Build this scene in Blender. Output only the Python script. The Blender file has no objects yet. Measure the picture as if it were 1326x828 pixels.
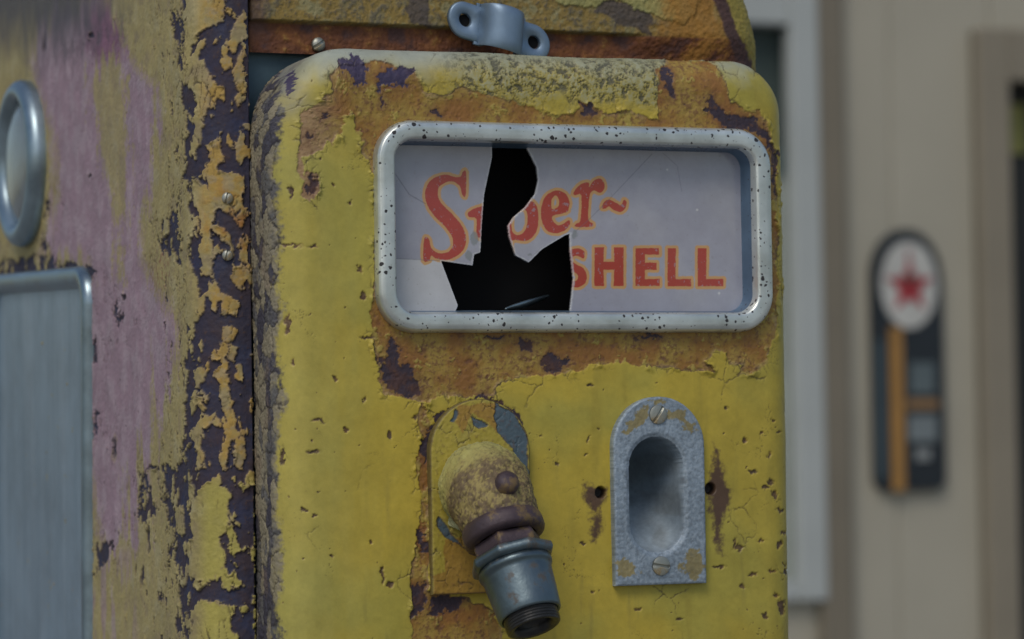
import bpy, math, numpy as np
from mathutils import Vector, Matrix
sc = bpy.context.scene
COL = sc.collection
PI = math.pi
# ------------------------------------------------------------------ camera maths (photo is 1326 x 828)
F = 4000.0; CX, CY = 663.0, 414.0
yaw, pit, rol, dist = math.radians(22), math.radians(2.2), 0.015, 1.85
fwd = np.array([math.sin(yaw)*math.cos(pit), math.cos(yaw)*math.cos(pit), math.sin(pit)])
r0 = np.array([math.cos(yaw), -math.sin(yaw), 0.0]); u0 = np.cross(r0, fwd)
rgt = r0*math.cos(rol) - u0*math.sin(rol); up = u0*math.cos(rol) + r0*math.sin(rol)
CAM = np.array([0, 0, 1.2]) - dist*fwd
def proj(P):
    v = P - CAM; d = v@fwd
    return CX + F*(v@rgt)/d, CY - F*(v@up)/d
def ray(px, py): return fwd + rgt*(px-CX)/F + up*(CY-py)/F
def onY(px, py, Y=0.0):
    d = ray(px, py); t = (Y-CAM[1])/d[1]; return CAM + d*t
def onX(px, py, X):
    d = ray(px, py); t = (X-CAM[0])/d[0]; return CAM + d*t
# ------------------------------------------------------------------ noise (numpy)
def vnoise(x, y, seed=0):
    xi = np.floor(x).astype(np.int64); yi = np.floor(y).astype(np.int64)
    fx = x-xi; fy = y-yi
    def g(a, b):
        h = (a*374761393 + b*668265263 + seed*1442695041) & 0xffffffff
        h = ((h ^ (h >> 13))*1274126177) & 0xffffffff
        h = (h ^ (h >> 16)) & 0xffffffff
        an = h/4294967296.0*2*PI
        return np.cos(an), np.sin(an)
    u = fx*fx*fx*(fx*(fx*6-15)+10); v = fy*fy*fy*(fy*(fy*6-15)+10)
    def dt(ix, iy):
        gx, gy = g(xi+ix, yi+iy); return gx*(fx-ix) + gy*(fy-iy)
    a = dt(0, 0)*(1-u)+dt(1, 0)*u; b = dt(0, 1)*(1-u)+dt(1, 1)*u
    return (a*(1-v)+b*v)*1.5
def fbm(x, y, s, o=4, seed=0, rough=.5):
    r = 0; a = 1; t = 0
    for i in range(o):
        r = r + a*vnoise(x*2**i/s, y*2**i/s, seed+i*17); t += a; a *= rough
    return r/t*1.6
def cell(x, y, s, seed=0):
    """distance to cell edges (cracks) of a jittered grid"""
    x = x/s; y = y/s
    xi = np.floor(x).astype(np.int64); yi = np.floor(y).astype(np.int64)
    d1 = np.full(x.shape, 9.0); d2 = np.full(x.shape, 9.0); idv = np.zeros(x.shape)
    for dx in (-1, 0, 1):
        for dy in (-1, 0, 1):
            a = xi+dx; b = yi+dy
            h = (a*374761393 + b*668265263 + seed*974634777) & 0xffffffff
            h = ((h ^ (h >> 13))*1274126177) & 0xffffffff; h ^= h >> 16
            jx = (h & 0xffff)/65536.0; jy = ((h >> 16) & 0xffff)/65536.0
            d = np.hypot(a+jx-x, b+jy-y)
            n = d < d1
            d2 = np.where(n, d1, np.minimum(d2, d)); idv = np.where(n, jx, idv); d1 = np.where(n, d, d1)
    return d2-d1, d1, idv
def ss(a, b, x):
    t = np.clip((x-a)/(b-a), 0, 1); return t*t*(3-2*t)
def sdf(X, Y, poly, margin=40):
    """signed distance, negative inside, clipped to +margin"""
    p = np.array(poly, float)
    out = np.full(X.shape, float(margin))
    m = (X > p[:, 0].min()-margin) & (X < p[:, 0].max()+margin) & (Y > p[:, 1].min()-margin) & (Y < p[:, 1].max()+margin)
    x = X[m]; y = Y[m]
    if x.size == 0: return out
    d = np.full(x.shape, 1e9); ins = np.zeros(x.shape, bool)
    q = np.roll(p, -1, 0)
    for (ax, ay), (bx, by) in zip(p, q):
        ex, ey = bx-ax, by-ay; L = ex*ex+ey*ey+1e-9
        t = np.clip(((x-ax)*ex+(y-ay)*ey)/L, 0, 1)
        d = np.minimum(d, (x-ax-t*ex)**2+(y-ay-t*ey)**2)
        if ay != by:
            c = ((ay > y) != (by > y)) & (x < (bx-ax)*(y-ay)/(by-ay)+ax); ins ^= c
    d = np.sqrt(d); d[ins] *= -1
    out[m] = np.minimum(d, margin); return out
def usdf(X, Y, polys, margin=40):
    r = np.full(X.shape, float(margin))
    for p in polys: r = np.minimum(r, sdf(X, Y, p, margin))
    return r
def blobs(X, Y, pts, w=0, h=0):
    """pts (x, y, rx, ry): approximate signed distance of ellipses"""
    r = np.full(X.shape, 40.0)
    for (x, y, a, b) in pts:
        r = np.minimum(r, (np.hypot((X-x)/a, (Y-y)/b)-1)*min(a, b))
    return r
def smooth_poly(pts, n=5):
    P = np.array(pts, float); N = len(P); out = []
    for i in range(N):
        a, b, c, d = P[i-1], P[i], P[(i+1) % N], P[(i+2) % N]
        for k in range(n):
            t = k/n
            out.append(.5*((2*b)+(c-a)*t+(2*a-5*b+4*c-d)*t*t+(3*b-a-3*c+d)*t**3))
    return np.array(out)
def mix(c, new, m):
    return c*(1-m[..., None]) + np.array(new)*m[..., None]
# ------------------------------------------------------------------ objects
WL = {}
def finish(o, parent, center):
    WL[o.name] = np.array(center, float)
    o.location = center
    if parent is not None:
        o.parent = parent
        o.matrix_parent_inverse = Matrix.Translation(-Vector(WL[parent.name]))
    COL.objects.link(o); return o
def empty(name, loc):
    o = bpy.data.objects.new(name, None); o.empty_display_size = .1
    return finish(o, None, loc)
def tag(o, label=None, cat=None, group=None, kind=None):
    if label: o['label'] = label
    if cat: o['category'] = cat
    if group: o['group'] = group
    if kind: o['kind'] = kind
    return o
def mesh_obj(name, V, Fc, mat, parent=None, smooth=True, col=None):
    V = np.asarray(V, float).reshape(-1, 3)
    c = (V.min(0)+V.max(0))/2
    me = bpy.data.meshes.new(name)
    if isinstance(Fc, np.ndarray):
        n = len(Fc); k = Fc.shape[1]
        me.vertices.add(len(V)); me.vertices.foreach_set('co', (V-c).ravel())
        me.loops.add(n*k); me.loops.foreach_set('vertex_index', Fc.astype(np.int32).ravel())
        me.polygons.add(n); me.polygons.foreach_set('loop_start', np.arange(0, n*k, k, dtype=np.int32))
        me.update(calc_edges=True)
    else:
        me.from_pydata((V-c).tolist(), [], Fc); me.update()
    me.validate()
    me.polygons.foreach_set('use_smooth', np.full(len(me.polygons), bool(smooth)))
    if col is not None:
        a = me.color_attributes.new('pigment', 'FLOAT_COLOR', 'POINT')
        cc = np.ones((len(V), 4)); cc[:, :col.shape[-1]] = col.reshape(-1, col.shape[-1])
        a.data.foreach_set('color', cc.ravel())
    me.materials.append(mat)
    o = bpy.data.objects.new(name, me)
    return finish(o, parent, c)
def grid_faces(n, m, wrap=False, keep=None):
    i = np.arange(n-1)[:, None]; mm = m if wrap else m-1
    j = np.arange(mm)[None, :]
    a = i*m+j; b = i*m+(j+1) % m; c = (i+1)*m+(j+1) % m; d = (i+1)*m+j
    f = np.stack([a, b, c, d], -1)
    return f[keep] if keep is not None else f.reshape(-1, 4)
def grid_obj(name, P, mat, parent, col=None, wrap=False, keep=None, flip=False, smooth=True, compact=False):
    n, m = P.shape[:2]
    f = grid_faces(n, m, wrap, keep)
    if flip: f = f[:, ::-1]
    V = P.reshape(-1, 3); C = None if col is None else col.reshape(-1, col.shape[-1])
    if keep is not None:
        used = np.unique(f); mp = np.zeros(len(V), int); mp[used] = np.arange(len(used))
        V = V[used]; f = mp[f]; C = None if C is None else C[used]
    return mesh_obj(name, V, f, mat, parent, smooth, C)
def normals(P):
    du = np.gradient(P, axis=1); dv = np.gradient(P, axis=0)
    n = np.cross(du, dv); return n/np.maximum(np.linalg.norm(n, axis=-1, keepdims=True), 1e-12)
def boxm(name, lo, hi, mat, parent=None, bev=0.0, col=None):
    lo = np.array(lo, float); hi = np.array(hi, float)
    V = [[(lo, hi)[i][0], (lo, hi)[j][1], (lo, hi)[k][2]] for i in (0, 1) for j in (0, 1) for k in (0, 1)]
    Fc = [(0, 1, 3, 2), (4, 6, 7, 5), (0, 4, 5, 1), (2, 3, 7, 6), (0, 2, 6, 4), (1, 5, 7, 3)]
    o = mesh_obj(name, V, Fc, mat, parent, smooth=False)
    if bev:
        b = o.modifiers.new('bevel', 'BEVEL'); b.width = bev; b.segments = 3
    return o
def frame_axes(d):
    d = np.array(d, float); d /= np.linalg.norm(d)
    a = np.cross(d, [0, 0, 1.0]) if abs(d[2]) < .95 else np.cross(d, [1.0, 0, 0])
    a /= np.linalg.norm(a); b = np.cross(d, a); return a, b, d
def lathe(name, o, d, prof, mat, parent, seg=96, sides=0, colf=None, phase=0, smooth=True):
    """prof: list of (distance along d, radius); sides>0 makes it polygonal (hex nuts)"""
    a, b, d = frame_axes(d); th = np.linspace(0, 2*PI, seg, endpoint=False)+phase
    k = np.ones(seg)
    if sides:
        w = 2*PI/sides; k = np.cos(w/2)/np.cos(((th-phase) % w)-w/2)
    P = np.zeros((len(prof), seg, 3))
    for i, q in enumerate(prof):
        h, r = q[0], q[1]; kk = k if (len(q) < 3) else 1+(k-1)*q[2]
        rr = (r*kk)[:, None]
        P[i] = np.array(o)+d*h+rr*(np.cos(th)[:, None]*a+np.sin(th)[:, None]*b)
    col = colf(P) if colf else None
    return grid_obj(name, P, mat, parent, col, wrap=True, smooth=smooth)
def extr(name, pts, o, U, V, N, h0, h1, mat, parent, smooth=False):
    """prism: 2D points in (U,V) at o, from height h0 to h1 along N"""
    pts = np.array(pts, float); o = np.array(o, float); U, V, N = map(lambda q: np.array(q, float), (U, V, N))
    n = len(pts); A = o+pts[:, :1]*U+pts[:, 1:]*V
    W = np.vstack([A+N*h0, A+N*h1])
    Fc = [tuple(range(n))[::-1], tuple(range(n, 2*n))]+[(i, (i+1) % n, n+(i+1) % n, n+i) for i in range(n)]
    return mesh_obj(name, W, Fc, mat, parent, smooth)
def rr_outline(hx, hz, R, n=24):
    P = []; Nn = []
    for (sx, sz, a0) in ((1, 1, 0), (-1, 1, PI/2), (-1, -1, PI), (1, -1, 1.5*PI)):
        for k in range(n+1):
            a = a0+PI/2*k/n
            P.append((sx*(hx-R)+R*math.cos(a), sz*(hz-R)+R*math.sin(a))); Nn.append((math.cos(a), math.sin(a)))
    P = np.array(P); Nn = np.array(Nn)
    # densify
    Q = []; M = []
    for i in range(len(P)):
        j = (i+1) % len(P); L = np.hypot(*(P[j]-P[i])); s = max(1, int(L/.004))
        for k in range(s):
            t = k/s; Q.append(P[i]*(1-t)+P[j]*t); nn = Nn[i]*(1-t)+Nn[j]*t; M.append(nn/np.hypot(*nn))
    return np.array(Q), np.array(M)
def sweep_bezel(name, o, U, V, N, hx, hz, R, prof, mat, parent):
    Q, M = rr_outline(hx, hz, R); U, V, N, o = map(lambda q: np.array(q, float), (U, V, N, o))
    P = np.zeros((len(prof), len(Q), 3))
    for i, (ins, h) in enumerate(prof):
        q = Q-M*ins
        P[i] = o+q[:, :1]*U+q[:, 1:]*V+N*h
    return grid_obj(name, P, mat, parent, wrap=True)
# ------------------------------------------------------------------ materials
def newmat(name):
    m = bpy.data.materials.new(name); m.use_nodes = True
    nt = m.node_tree; b = nt.nodes['Principled BSDF']; return m, nt, b
def N(nt, t, **kw):
    n = nt.nodes.new(t)
    for k, v in kw.items():
        if k in n.inputs: n.inputs[k].default_value = v
        else: setattr(n, k, v)
    return n
def ramp(nt, stops):
    r = nt.nodes.new('ShaderNodeValToRGB'); e = r.color_ramp.elements
    while len(e) < len(stops): e.new(.5)
    for i, (p, c) in enumerate(stops):
        e[i].position = p; e[i].color = (c, c, c, 1) if isinstance(c, (int, float)) else (*c, 1)
    return r
def noise_tex(nt, scale, detail=6, rough=.6, vec=None):
    n = nt.nodes.new('ShaderNodeTexNoise'); n.inputs['Scale'].default_value = scale
    n.inputs['Detail'].default_value = detail; n.inputs['Roughness'].default_value = rough
    if vec is None:
        tc = nt.nodes.new('ShaderNodeTexCoord'); vec = tc.outputs['Object']
    nt.links.new(vec, n.inputs['Vector']); return n
def mixc(nt, fac, a, b, mode='MIX'):
    m = nt.nodes.new('ShaderNodeMix'); m.data_type = 'RGBA'; m.blend_type = mode
    for sock, v in ((m.inputs[0], fac), (m.inputs[6], a), (m.inputs[7], b)):
        if isinstance(v, (int, float)): sock.default_value = v
        elif isinstance(v, tuple): sock.default_value = (*v, 1)
        else: nt.links.new(v, sock)
    return m.outputs[2]
def bump(nt, b, h, strength, dst, normal=None):
    n = nt.nodes.new('ShaderNodeBump'); n.inputs['Strength'].default_value = strength; n.inputs['Distance'].default_value = dst
    nt.links.new(h, n.inputs['Height'])
    if normal: nt.links.new(normal, n.inputs['Normal'])
    nt.links.new(n.outputs[0], b.inputs['Normal']); return n.outputs[0]
def paint_mat(name, rough=(.45, .8), fine=260, bs=.35, bd=.0006, var=.11):
    m, nt, b = newmat(name)
    at = nt.nodes.new('ShaderNodeAttribute'); at.attribute_name = 'pigment'
    n1 = noise_tex(nt, 45, 8, .65); n2 = noise_tex(nt, fine, 6, .7)
    r = ramp(nt, [(.3, 1-var), (.7, 1+var)]); nt.links.new(n1.outputs['Fac'], r.inputs[0])
    r2 = ramp(nt, [(.3, 1-var*.7), (.7, 1+var*.6)]); nt.links.new(n2.outputs['Fac'], r2.inputs[0])
    c = mixc(nt, 1.0, at.outputs['Color'], r.outputs[0], 'MULTIPLY')
    c = mixc(nt, 1.0, c, r2.outputs[0], 'MULTIPLY')
    nt.links.new(c, b.inputs['Base Color'])
    mr = N(nt, 'ShaderNodeMapRange'); mr.inputs['To Min'].default_value = rough[0]; mr.inputs['To Max'].default_value = rough[1]
    mr.inputs['From Min'].default_value = .3; mr.inputs['From Max'].default_value = .7
    nt.links.new(n1.outputs['Fac'], mr.inputs['Value']); nt.links.new(mr.outputs[0], b.inputs['Roughness'])
    bump(nt, b, n2.outputs['Fac'], bs, bd)
    b.inputs['Specular IOR Level'].default_value = .4
    return m
def metal_mat(name, base, rough=.4, metallic=1.0, pits=0.0, pitscale=160, stain=None, bs=.2, spotcol=(.03, .028, .03)):
    m, nt, b = newmat(name)
    n1 = noise_tex(nt, 30, 7, .6); n2 = noise_tex(nt, 300, 5, .6)
    r = ramp(nt, [(.32, tuple(x*.7 for x in base)), (.68, tuple(min(1, x*1.15) for x in base))]); nt.links.new(n1.outputs['Fac'], r.inputs[0])
    c = r.outputs[0]; h = n2.outputs['Fac']; mt = None
    if stain:
        ns = noise_tex(nt, 55, 8, .7); rs = ramp(nt, [(.53, 0.0), (.6, 1.0)]); nt.links.new(ns.outputs['Fac'], rs.inputs[0])
        c = mixc(nt, rs.outputs[0], c, stain); mt = rs.outputs[0]
    if pits:
        tc = nt.nodes.new('ShaderNodeTexCoord')
        nd = noise_tex(nt, 90, 3, .6); va = N(nt, 'ShaderNodeVectorMath', operation='SCALE'); va.inputs['Scale'].default_value = .006
        nt.links.new(nd.outputs['Color'], va.inputs[0])
        ad = N(nt, 'ShaderNodeVectorMath', operation='ADD'); nt.links.new(tc.outputs['Object'], ad.inputs[0]); nt.links.new(va.outputs[0], ad.inputs[1])
        v = N(nt, 'ShaderNodeTexVoronoi'); v.inputs['Scale'].default_value = pitscale; nt.links.new(ad.outputs[0], v.inputs['Vector'])
        wn = N(nt, 'ShaderNodeTexNoise'); wn.inputs['Scale'].default_value = 35; nt.links.new(tc.outputs['Object'], wn.inputs['Vector'])
        mr = N(nt, 'ShaderNodeMapRange'); mr.inputs['From Min'].default_value = .3; mr.inputs['From Max'].default_value = .6
        mr.inputs['To Min'].default_value = .16; mr.inputs['To Max'].default_value = pits
        nt.links.new(wn.outputs['Fac'], mr.inputs['Value'])
        # each cell has a random size
        sep = N(nt, 'ShaderNodeSeparateColor'); nt.links.new(v.outputs['Color'], sep.inputs[0])
        mm = N(nt, 'ShaderNodeMath', operation='MULTIPLY'); nt.links.new(mr.outputs[0], mm.inputs[0]); nt.links.new(sep.outputs[0], mm.inputs[1])
        lt = N(nt, 'ShaderNodeMath', operation='SUBTRACT'); nt.links.new(mm.outputs[0], lt.inputs[0]); nt.links.new(v.outputs['Distance'], lt.inputs[1])
        rp = ramp(nt, [(.0, 0.0), (.08, 1.0)]); nt.links.new(lt.outputs[0], rp.inputs[0])
        c = mixc(nt, rp.outputs[0], c, spotcol); mt = rp.outputs[0] if mt is None else mt
        h2 = N(nt, 'ShaderNodeMath', operation='SUBTRACT'); nt.links.new(n2.outputs['Fac'], h2.inputs[0]); nt.links.new(rp.outputs[0], h2.inputs[1]); h = h2.outputs[0]
    nt.links.new(c, b.inputs['Base Color'])
    if mt is not None:
        iv = N(nt, 'ShaderNodeMapRange'); iv.inputs['To Min'].default_value = metallic; iv.inputs['To Max'].default_value = 0
        nt.links.new(mt, iv.inputs['Value']); nt.links.new(iv.outputs[0], b.inputs['Metallic'])
    else: b.inputs['Metallic'].default_value = metallic
    mr2 = N(nt, 'ShaderNodeMapRange'); mr2.inputs['From Min'].default_value = .3; mr2.inputs['From Max'].default_value = .7
    mr2.inputs['To Min'].default_value = rough-.08; mr2.inputs['To Max'].default_value = rough+.15
    nt.links.new(n1.outputs['Fac'], mr2.inputs['Value']); nt.links.new(mr2.outputs[0], b.inputs['Roughness'])
    bump(nt, b, h, bs, .0005)
    return m
def plain(name, c, rough=.6, metallic=0.0, var=.15, scale=8, bs=.1, bd=.002, spec=.5):
    m, nt, b = newmat(name)
    n = noise_tex(nt, scale, 6, .6)
    r = ramp(nt, [(.3, tuple(x*(1-var) for x in c)), (.7, tuple(x*(1+var) for x in c))]); nt.links.new(n.outputs['Fac'], r.inputs[0])
    nt.links.new(r.outputs[0], b.inputs['Base Color']); b.inputs['Roughness'].default_value = rough; b.inputs['Metallic'].default_value = metallic
    b.inputs['Specular IOR Level'].default_value = spec
    bump(nt, b, n.outputs['Fac'], bs, bd); return m
M_paint = paint_mat('peeling_paint', rough=(.36, .62), bs=.25)
M_paint_rough = paint_mat('rough_peeling_paint', rough=(.55, .9), fine=220, bs=.5, bd=.0008, var=.14)
M_bezel = metal_mat('pitted_aluminium', (.72, .77, .74), .34, .72, pits=.50, pitscale=330)
M_zinc = metal_mat('pitted_zinc_casting', (.36, .40, .44), .5, .45, pits=.7, pitscale=330, stain=(.30, .24, .12), bs=.5, spotcol=(.13, .13, .13))
M_galv = metal_mat('galvanised_steel', (.13, .175, .20), .34, .8, bs=.4, stain=(.09, .08, .07))
M_clamp = metal_mat('cast_zinc_clamp', (.22, .31, .42), .42, .55, bs=.15)
M_screw = metal_mat('dull_screw', (.40, .41, .36), .42, .7, bs=.3, stain=(.28, .22, .12))
M_brown = metal_mat('purple_brown_iron', (.070, .048, .058), .5, .2, bs=.9, stain=(.16, .105, .045))
M_chrome = metal_mat('tarnished_chrome', (.30, .39, .45), .34, .85, bs=.1)
M_dark = plain('dark_inside', (.012, .012, .013), .8, spec=.1)
M_teal = plain('teal_undercoat', (.075, .13, .16), .6, var=.3, scale=40)
M_sidepane, nt, b = newmat('blue_grey_sheet')
tc_ = nt.nodes.new('ShaderNodeTexCoord'); mp_ = N(nt, 'ShaderNodeMapping'); mp_.inputs['Scale'].default_value = (1, 1, .06); nt.links.new(tc_.outputs['Object'], mp_.inputs[0])
n_ = noise_tex(nt, 45, 5, .6, mp_.outputs[0]); r_ = ramp(nt, [(.3, (.19, .28, .36)), (.7, (.28, .37, .45))]); nt.links.new(n_.outputs['Fac'], r_.inputs[0])
n2_ = noise_tex(nt, 14, 8, .7); r2_ = ramp(nt, [(.35, .75), (.6, 1.0)]); nt.links.new(n2_.outputs['Fac'], r2_.inputs[0])
nt.links.new(mixc(nt, 1.0, r_.outputs[0], r2_.outputs[0], 'MULTIPLY'), b.inputs['Base Color']); b.inputs['Roughness'].default_value = .36; b.inputs['Metallic'].default_value = .2; bump(nt, b, n_.outputs['Fac'], .3, .002)
# ================================================================== FUEL PUMP
Pbase = onY(663, 414, .3); 
pump = tag(empty('fuel_pump', (0.0, .25, 0.0)), 'weathered yellow fuel pump with peeling paint, broken sign glass and rusty hose outlet', 'fuel pump')
YB = .05                                    # front plane of the cabinet, the casing stands 5 cm proud of it
A = onY(328, 500, YB); Xs = A[0]           # seam between side cover and casing
XR = onY(1014, 300, .012)[0]               # right side of the casing
ZT = onY(720, 72, .012)[2]                 # casing top
XL0 = Xs+.001
W = XR-XL0; xc = (XR+XL0)/2
print('casing width', W, 'top', ZT, 'Xs', Xs)
# ---------------------------------------------------------------- casing
def build_casing():
    R, r, dep = .034, .020, .050
    T1 = R-r; T2 = T1+r*PI/2; T = T2+dep-r
    cw = W/2-R; ZB = .80; ch = (ZT-ZB)/2-R; zc = (ZT+ZB)/2
    sp = .00052
    us = np.arange(-(cw+T), cw+T, sp)
    zvis = onY(663, 850, 0)[2]
    vhi = ch+T; vlo = zvis-zc
    vs = np.concatenate([np.linspace(-(ch+T), vlo-.01, 60), np.arange(vlo, vhi, sp)])
    U, Vv = np.meshgrid(us, vs)
    R = np.where(U < 0, .050, R); cw = W/2-R; ch = (ZT-ZB)/2-R; T1 = R-r; T2 = T1+r*PI/2
    qx = np.clip(U, -cw, cw); qz = np.clip(Vv, -ch, ch)
    vx = U-qx; vz = Vv-qz; t = np.maximum(abs(vx), abs(vz))
    ax, az = abs(vx), abs(vz)
    big = np.maximum(ax, az)+1e-12; sm = np.minimum(ax, az)
    ang = (PI/4)*sm/big; c1, s1 = np.cos(ang), np.sin(ang)
    dx = np.where(ax >= az, c1, s1)*np.sign(vx); dz = np.where(ax >= az, s1, c1)*np.sign(vz)
    dx = np.where(t < 1e-9, 0, dx); dz = np.where(t < 1e-9, 0, dz)
    # on straight stretches only one component exists
    dx = np.where((ax < 1e-9), 0, dx); dz = np.where((az < 1e-9), 0, dz)
    th = np.clip((t-T1)/r, 0, PI/2)
    rad = np.where(t < T1, t, T1+r*np.sin(th)); Y = np.where(t < T1, 0, r*(1-np.cos(th)))+np.maximum(t-T2, 0)
    P = np.stack([xc+qx+dx*rad, Y, zc+qz+dz*rad], -1)
    PX, PY = proj(P)
    # surface coords in photo-pixel size (1 px ~ .46 mm)
    sx = U/.00048; sz = -Vv/.00048
    w1 = fbm(sx, sz, 28, 5, 1, .65); w2 = fbm(sx, sz, 28, 5, 9, .65)
    w3 = fbm(sx, sz, 9, 3, 13, .6); w4 = fbm(sx, sz, 9, 3, 14, .6)
    wx = PX+w1*5.0+w3*1.8; wy = PY+w2*5.0+w4*1.8
    big1 = fbm(sx, sz, 160, 4, 21); mid = fbm(sx, sz, 45, 5, 31); fin = fbm(sx, sz, 7, 4, 41, .7)
    vst = fbm(sx*3.0, sz*.35, 60, 4, 51)
    # --- undercoat (orange) areas where the yellow coat has gone
    O = [[(392,205),(390,175),(391,151),(407,136),(421,125),(430,116),(424,99),(440,86),(476,82),(500,80),(540,99),(555,125),(580,121),(598,112),(620,121),(639,125),(668,132),(680,138),(709,149),(747,146),(752,130),(770,137),(790,147),(812,143),(840,153),(853,158),(852,120),(852,90),(866,74),(926,84),(940,110),(947,134),(965,142),(984,146),(997,168),(1003,205),(1006,300),(1006,380),(1003,430),(992,470),(970,484),(955,486),(948,470),(938,482),(925,484),(905,480),(880,478),(850,474),(800,470),(770,472),(745,484),(700,486),(665,489),(650,497),(641,515),(600,512),(572,514),(556,522),(545,520),(500,513),(489,490),(487,460),(480,430),(478,405),(484,385),(486,230),(480,212),(468,200),(460,195),(452,150),(446,180),(436,172),(430,190),(425,180),(415,196),(405,200)],
         [(545,520),(560,560),(556,620),(556,680),(553,765),(600,775),(640,790),(655,850),(528,850),(534,800),(533,740),(540,690),(546,650),(538,600),(548,570),(540,545)],
         [(392,232),(400,222),(409,228),(412,248),(402,262),(392,255)],
         [(388,150),(396,140),(392,205),(398,240),(388,225)]]
    so = usdf(wx, wy, O)
    so = np.maximum(so, -usdf(wx, wy, [[(447,150),(456,148),(461,170),(470,185),(466,205),(452,205),(444,195),(440,180)],
         [(912,470),(925,452),(938,456),(945,472),(962,470),(958,484),(930,486)], [(560,405),(566,400),(566,404)]]))
    # little chips through the yellow
    ch_b = blobs(PX+w1*3+w3*3.5, PY+w2*3+w4*3.5, [(378,318,13,1.6),(405,320,5,2),(470,385,4,6),(466,350,2,4),(478,437,10,2),(434,490,3,3),(412,545,8,1.8),(446,557,3,3),(405,585,7,1.5),(505,565,3,5),(538,540,5,2),(470,520,2,3),(395,660,4,2),(407,668,2,2),(430,720,3,2),(495,745,2,9),(505,757,5,3),(480,700,2,2),
        (765,500,2,1.5),(762,568,2,4),(760,590,2,2),(775,555,1.5,1.5),(756,705,4,2),(700,565,2,2),(722,600,2,2),(965,570,3,4),(985,560,2,3),(975,610,6,1.7),(998,625,5,2),(1003,640,3,4),(992,632,5,2),(950,705,2,6),(956,708,3,5),(1008,705,3,4),(985,700,5,2),(1012,785,4,9),(1005,770,3,4),(1010,660,4,3),(1000,545,2,2),(1008,560,2,2),(995,590,2,4),(940,530,2,3),(870,545,2,2),(930,735,5,2),(880,800,3,2),(825,790,3,2),(766,765,2,2),(975,745,6,2),(1000,740,4,2),(960,760,3,2),(990,800,4,3),(1020,740,3,4),(1016,730,2,2),(1015,690,3,2),
        (430,240,2,2),(452,262,2,2),(376,250,2,8),(372,420,3,12),(380,470,2,4),(366,590,3,10)])
    rsp = fbm(sx, sz, 9, 3, 77, .6)
    dens = ss(930, 1025, PX)*ss(480, 800, PY)*.22 + ss(500, 420, PX)*.08 + .10*ss(120, 70, PY)
    spk = (1.02-dens-.18*ss(.0, .8, mid))-rsp                  # sparse specks
    chips = np.minimum(ch_b, spk*14)
    so2 = np.minimum(so, chips)
    yel = ss(-.6, .8, so2)                                     # 1 = yellow coat present
    # --- dark primer / bare steel patches
    D = [[(437,84),(447,74),(462,70),(473,78),(476,95),(474,112),(460,113),(458,98),(446,96)],
         [(488,96),(505,88),(522,90),(536,87),(538,98),(524,111),(505,112),(492,118)],
         [(492,128),(497,126),(498,138),(494,142)],
         [(500,441),(510,438),(516,452),(517,468),(530,474),(538,480),(545,500),(541,512),(528,516),(512,509),(497,492),(488,470),(502,466),(503,452)],
         [(670,444),(680,438),(690,443),(688,460),(676,461)], [(699,462),(712,454),(722,460),(737,466),(732,478),(714,481),(704,474)],
         [(628,436),(650,434),(652,439),(635,441)],[(820,432),(860,433),(858,439),(830,438)],
         [(913,124),(922,130),(935,138),(948,150),(962,152),(978,156),(992,168),(1001,180),(1004,215),(1002,260),(998,235),(996,190),(984,176),(965,166),(950,168),(933,162),(922,150),(915,140)],
         [(856,84),(866,88),(872,104),(872,126),(864,124),(857,108)],
         [(750,130),(765,135),(775,141),(772,150),(756,152)], [(560,140),(575,148),(570,152),(556,150)],
         [(538,690),(549,681),(554,700),(555,722),(543,718)], [(535,757),(548,752),(550,785),(540,795),(534,790)],
         [(556,778),(580,771),(600,775),(594,788),(575,790),(570,802),(556,797)], [(640,770),(655,775),(650,790),(640,786)],
         [(548,600),(546,575),(560,545),(585,524),(620,513),(650,519),(672,540),(682,570),(676,570),(660,540),(640,524),(612,520),(585,531),(566,552),(555,580),(553,600)],
         [(376,92),(385,99),(382,112),(378,128),(370,120),(372,104)],
         [(398,230),(405,226),(409,240),(404,252),(398,246)], [(396,170),(404,178),(410,170),(408,180),(400,184),(395,180)], [(414,148),(422,142),(424,146),(416,154)]]
    sd = usdf(wx+w3*3.0+w1*3, wy+w4*3.0+w2*3, D)
    ospk = fbm(sx, sz, 12, 5, 91, .7)
    inor = ss(.5, -.5, so)
    sd = np.minimum(sd, (.86-ospk-.25*ss(900, 1000, PX)*ss(420,480,PY)-.12*ss(.2, .8, mid))*12+ (1-inor)*40)
    # rust stains beside the rest plate
    st = usdf(PX+w1*7, PY+w2*7, [[(925,572),(933,590),(938,620),(946,640),(940,665),(933,700),(936,722),(926,715),(924,690),(918,660),(914,630),(920,600)],
            [(754,628),(786,627),(786,646),(778,655),(776,690),(770,703),(764,690),(766,662),(755,648)]])
    hol = blobs(PX, PY, [(778,638,6.5,7.5),(919,633,6.5,7.5)])
    # --- pigments (paint colours, with some side light and sky sheen mixed in)
    yc = np.zeros(P.shape)+np.array([.51, .390, .052])
    yc = mix(yc, [.36, .345, .075], ss(-.2, .7, big1)*.55)
    yc = mix(yc, [.43, .40, .12], ss(520, 380, PX+vst*25)*.5)     # sky-lit left side, painted lighter and greener
    yc = mix(yc, [.34, .27, .045], ss(.1, .8, vst)*.35*ss(400, 600, PX))
    yc = mix(yc, [.30, .26, .05], ss(860, 1010, PX)*.35)  # less light on the right side, painted as a darker yellow
    pat_sheen = ss(112+mid*26, 66, PY)                               # bleached, lichen-grey top, with the cool sky sheen put into its colour
    grn = fbm(sx, sz, 13, 6, 43, .78)
    gr = ss(540, 640, PX)*ss(900, 850, PX)*ss(150, 110, PY+mid*16)
    yc = mix(yc, [.36, .41, .39], pat_sheen*.9)
    yc = mix(yc, [.25, .24, .10], gr*.5)
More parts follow.
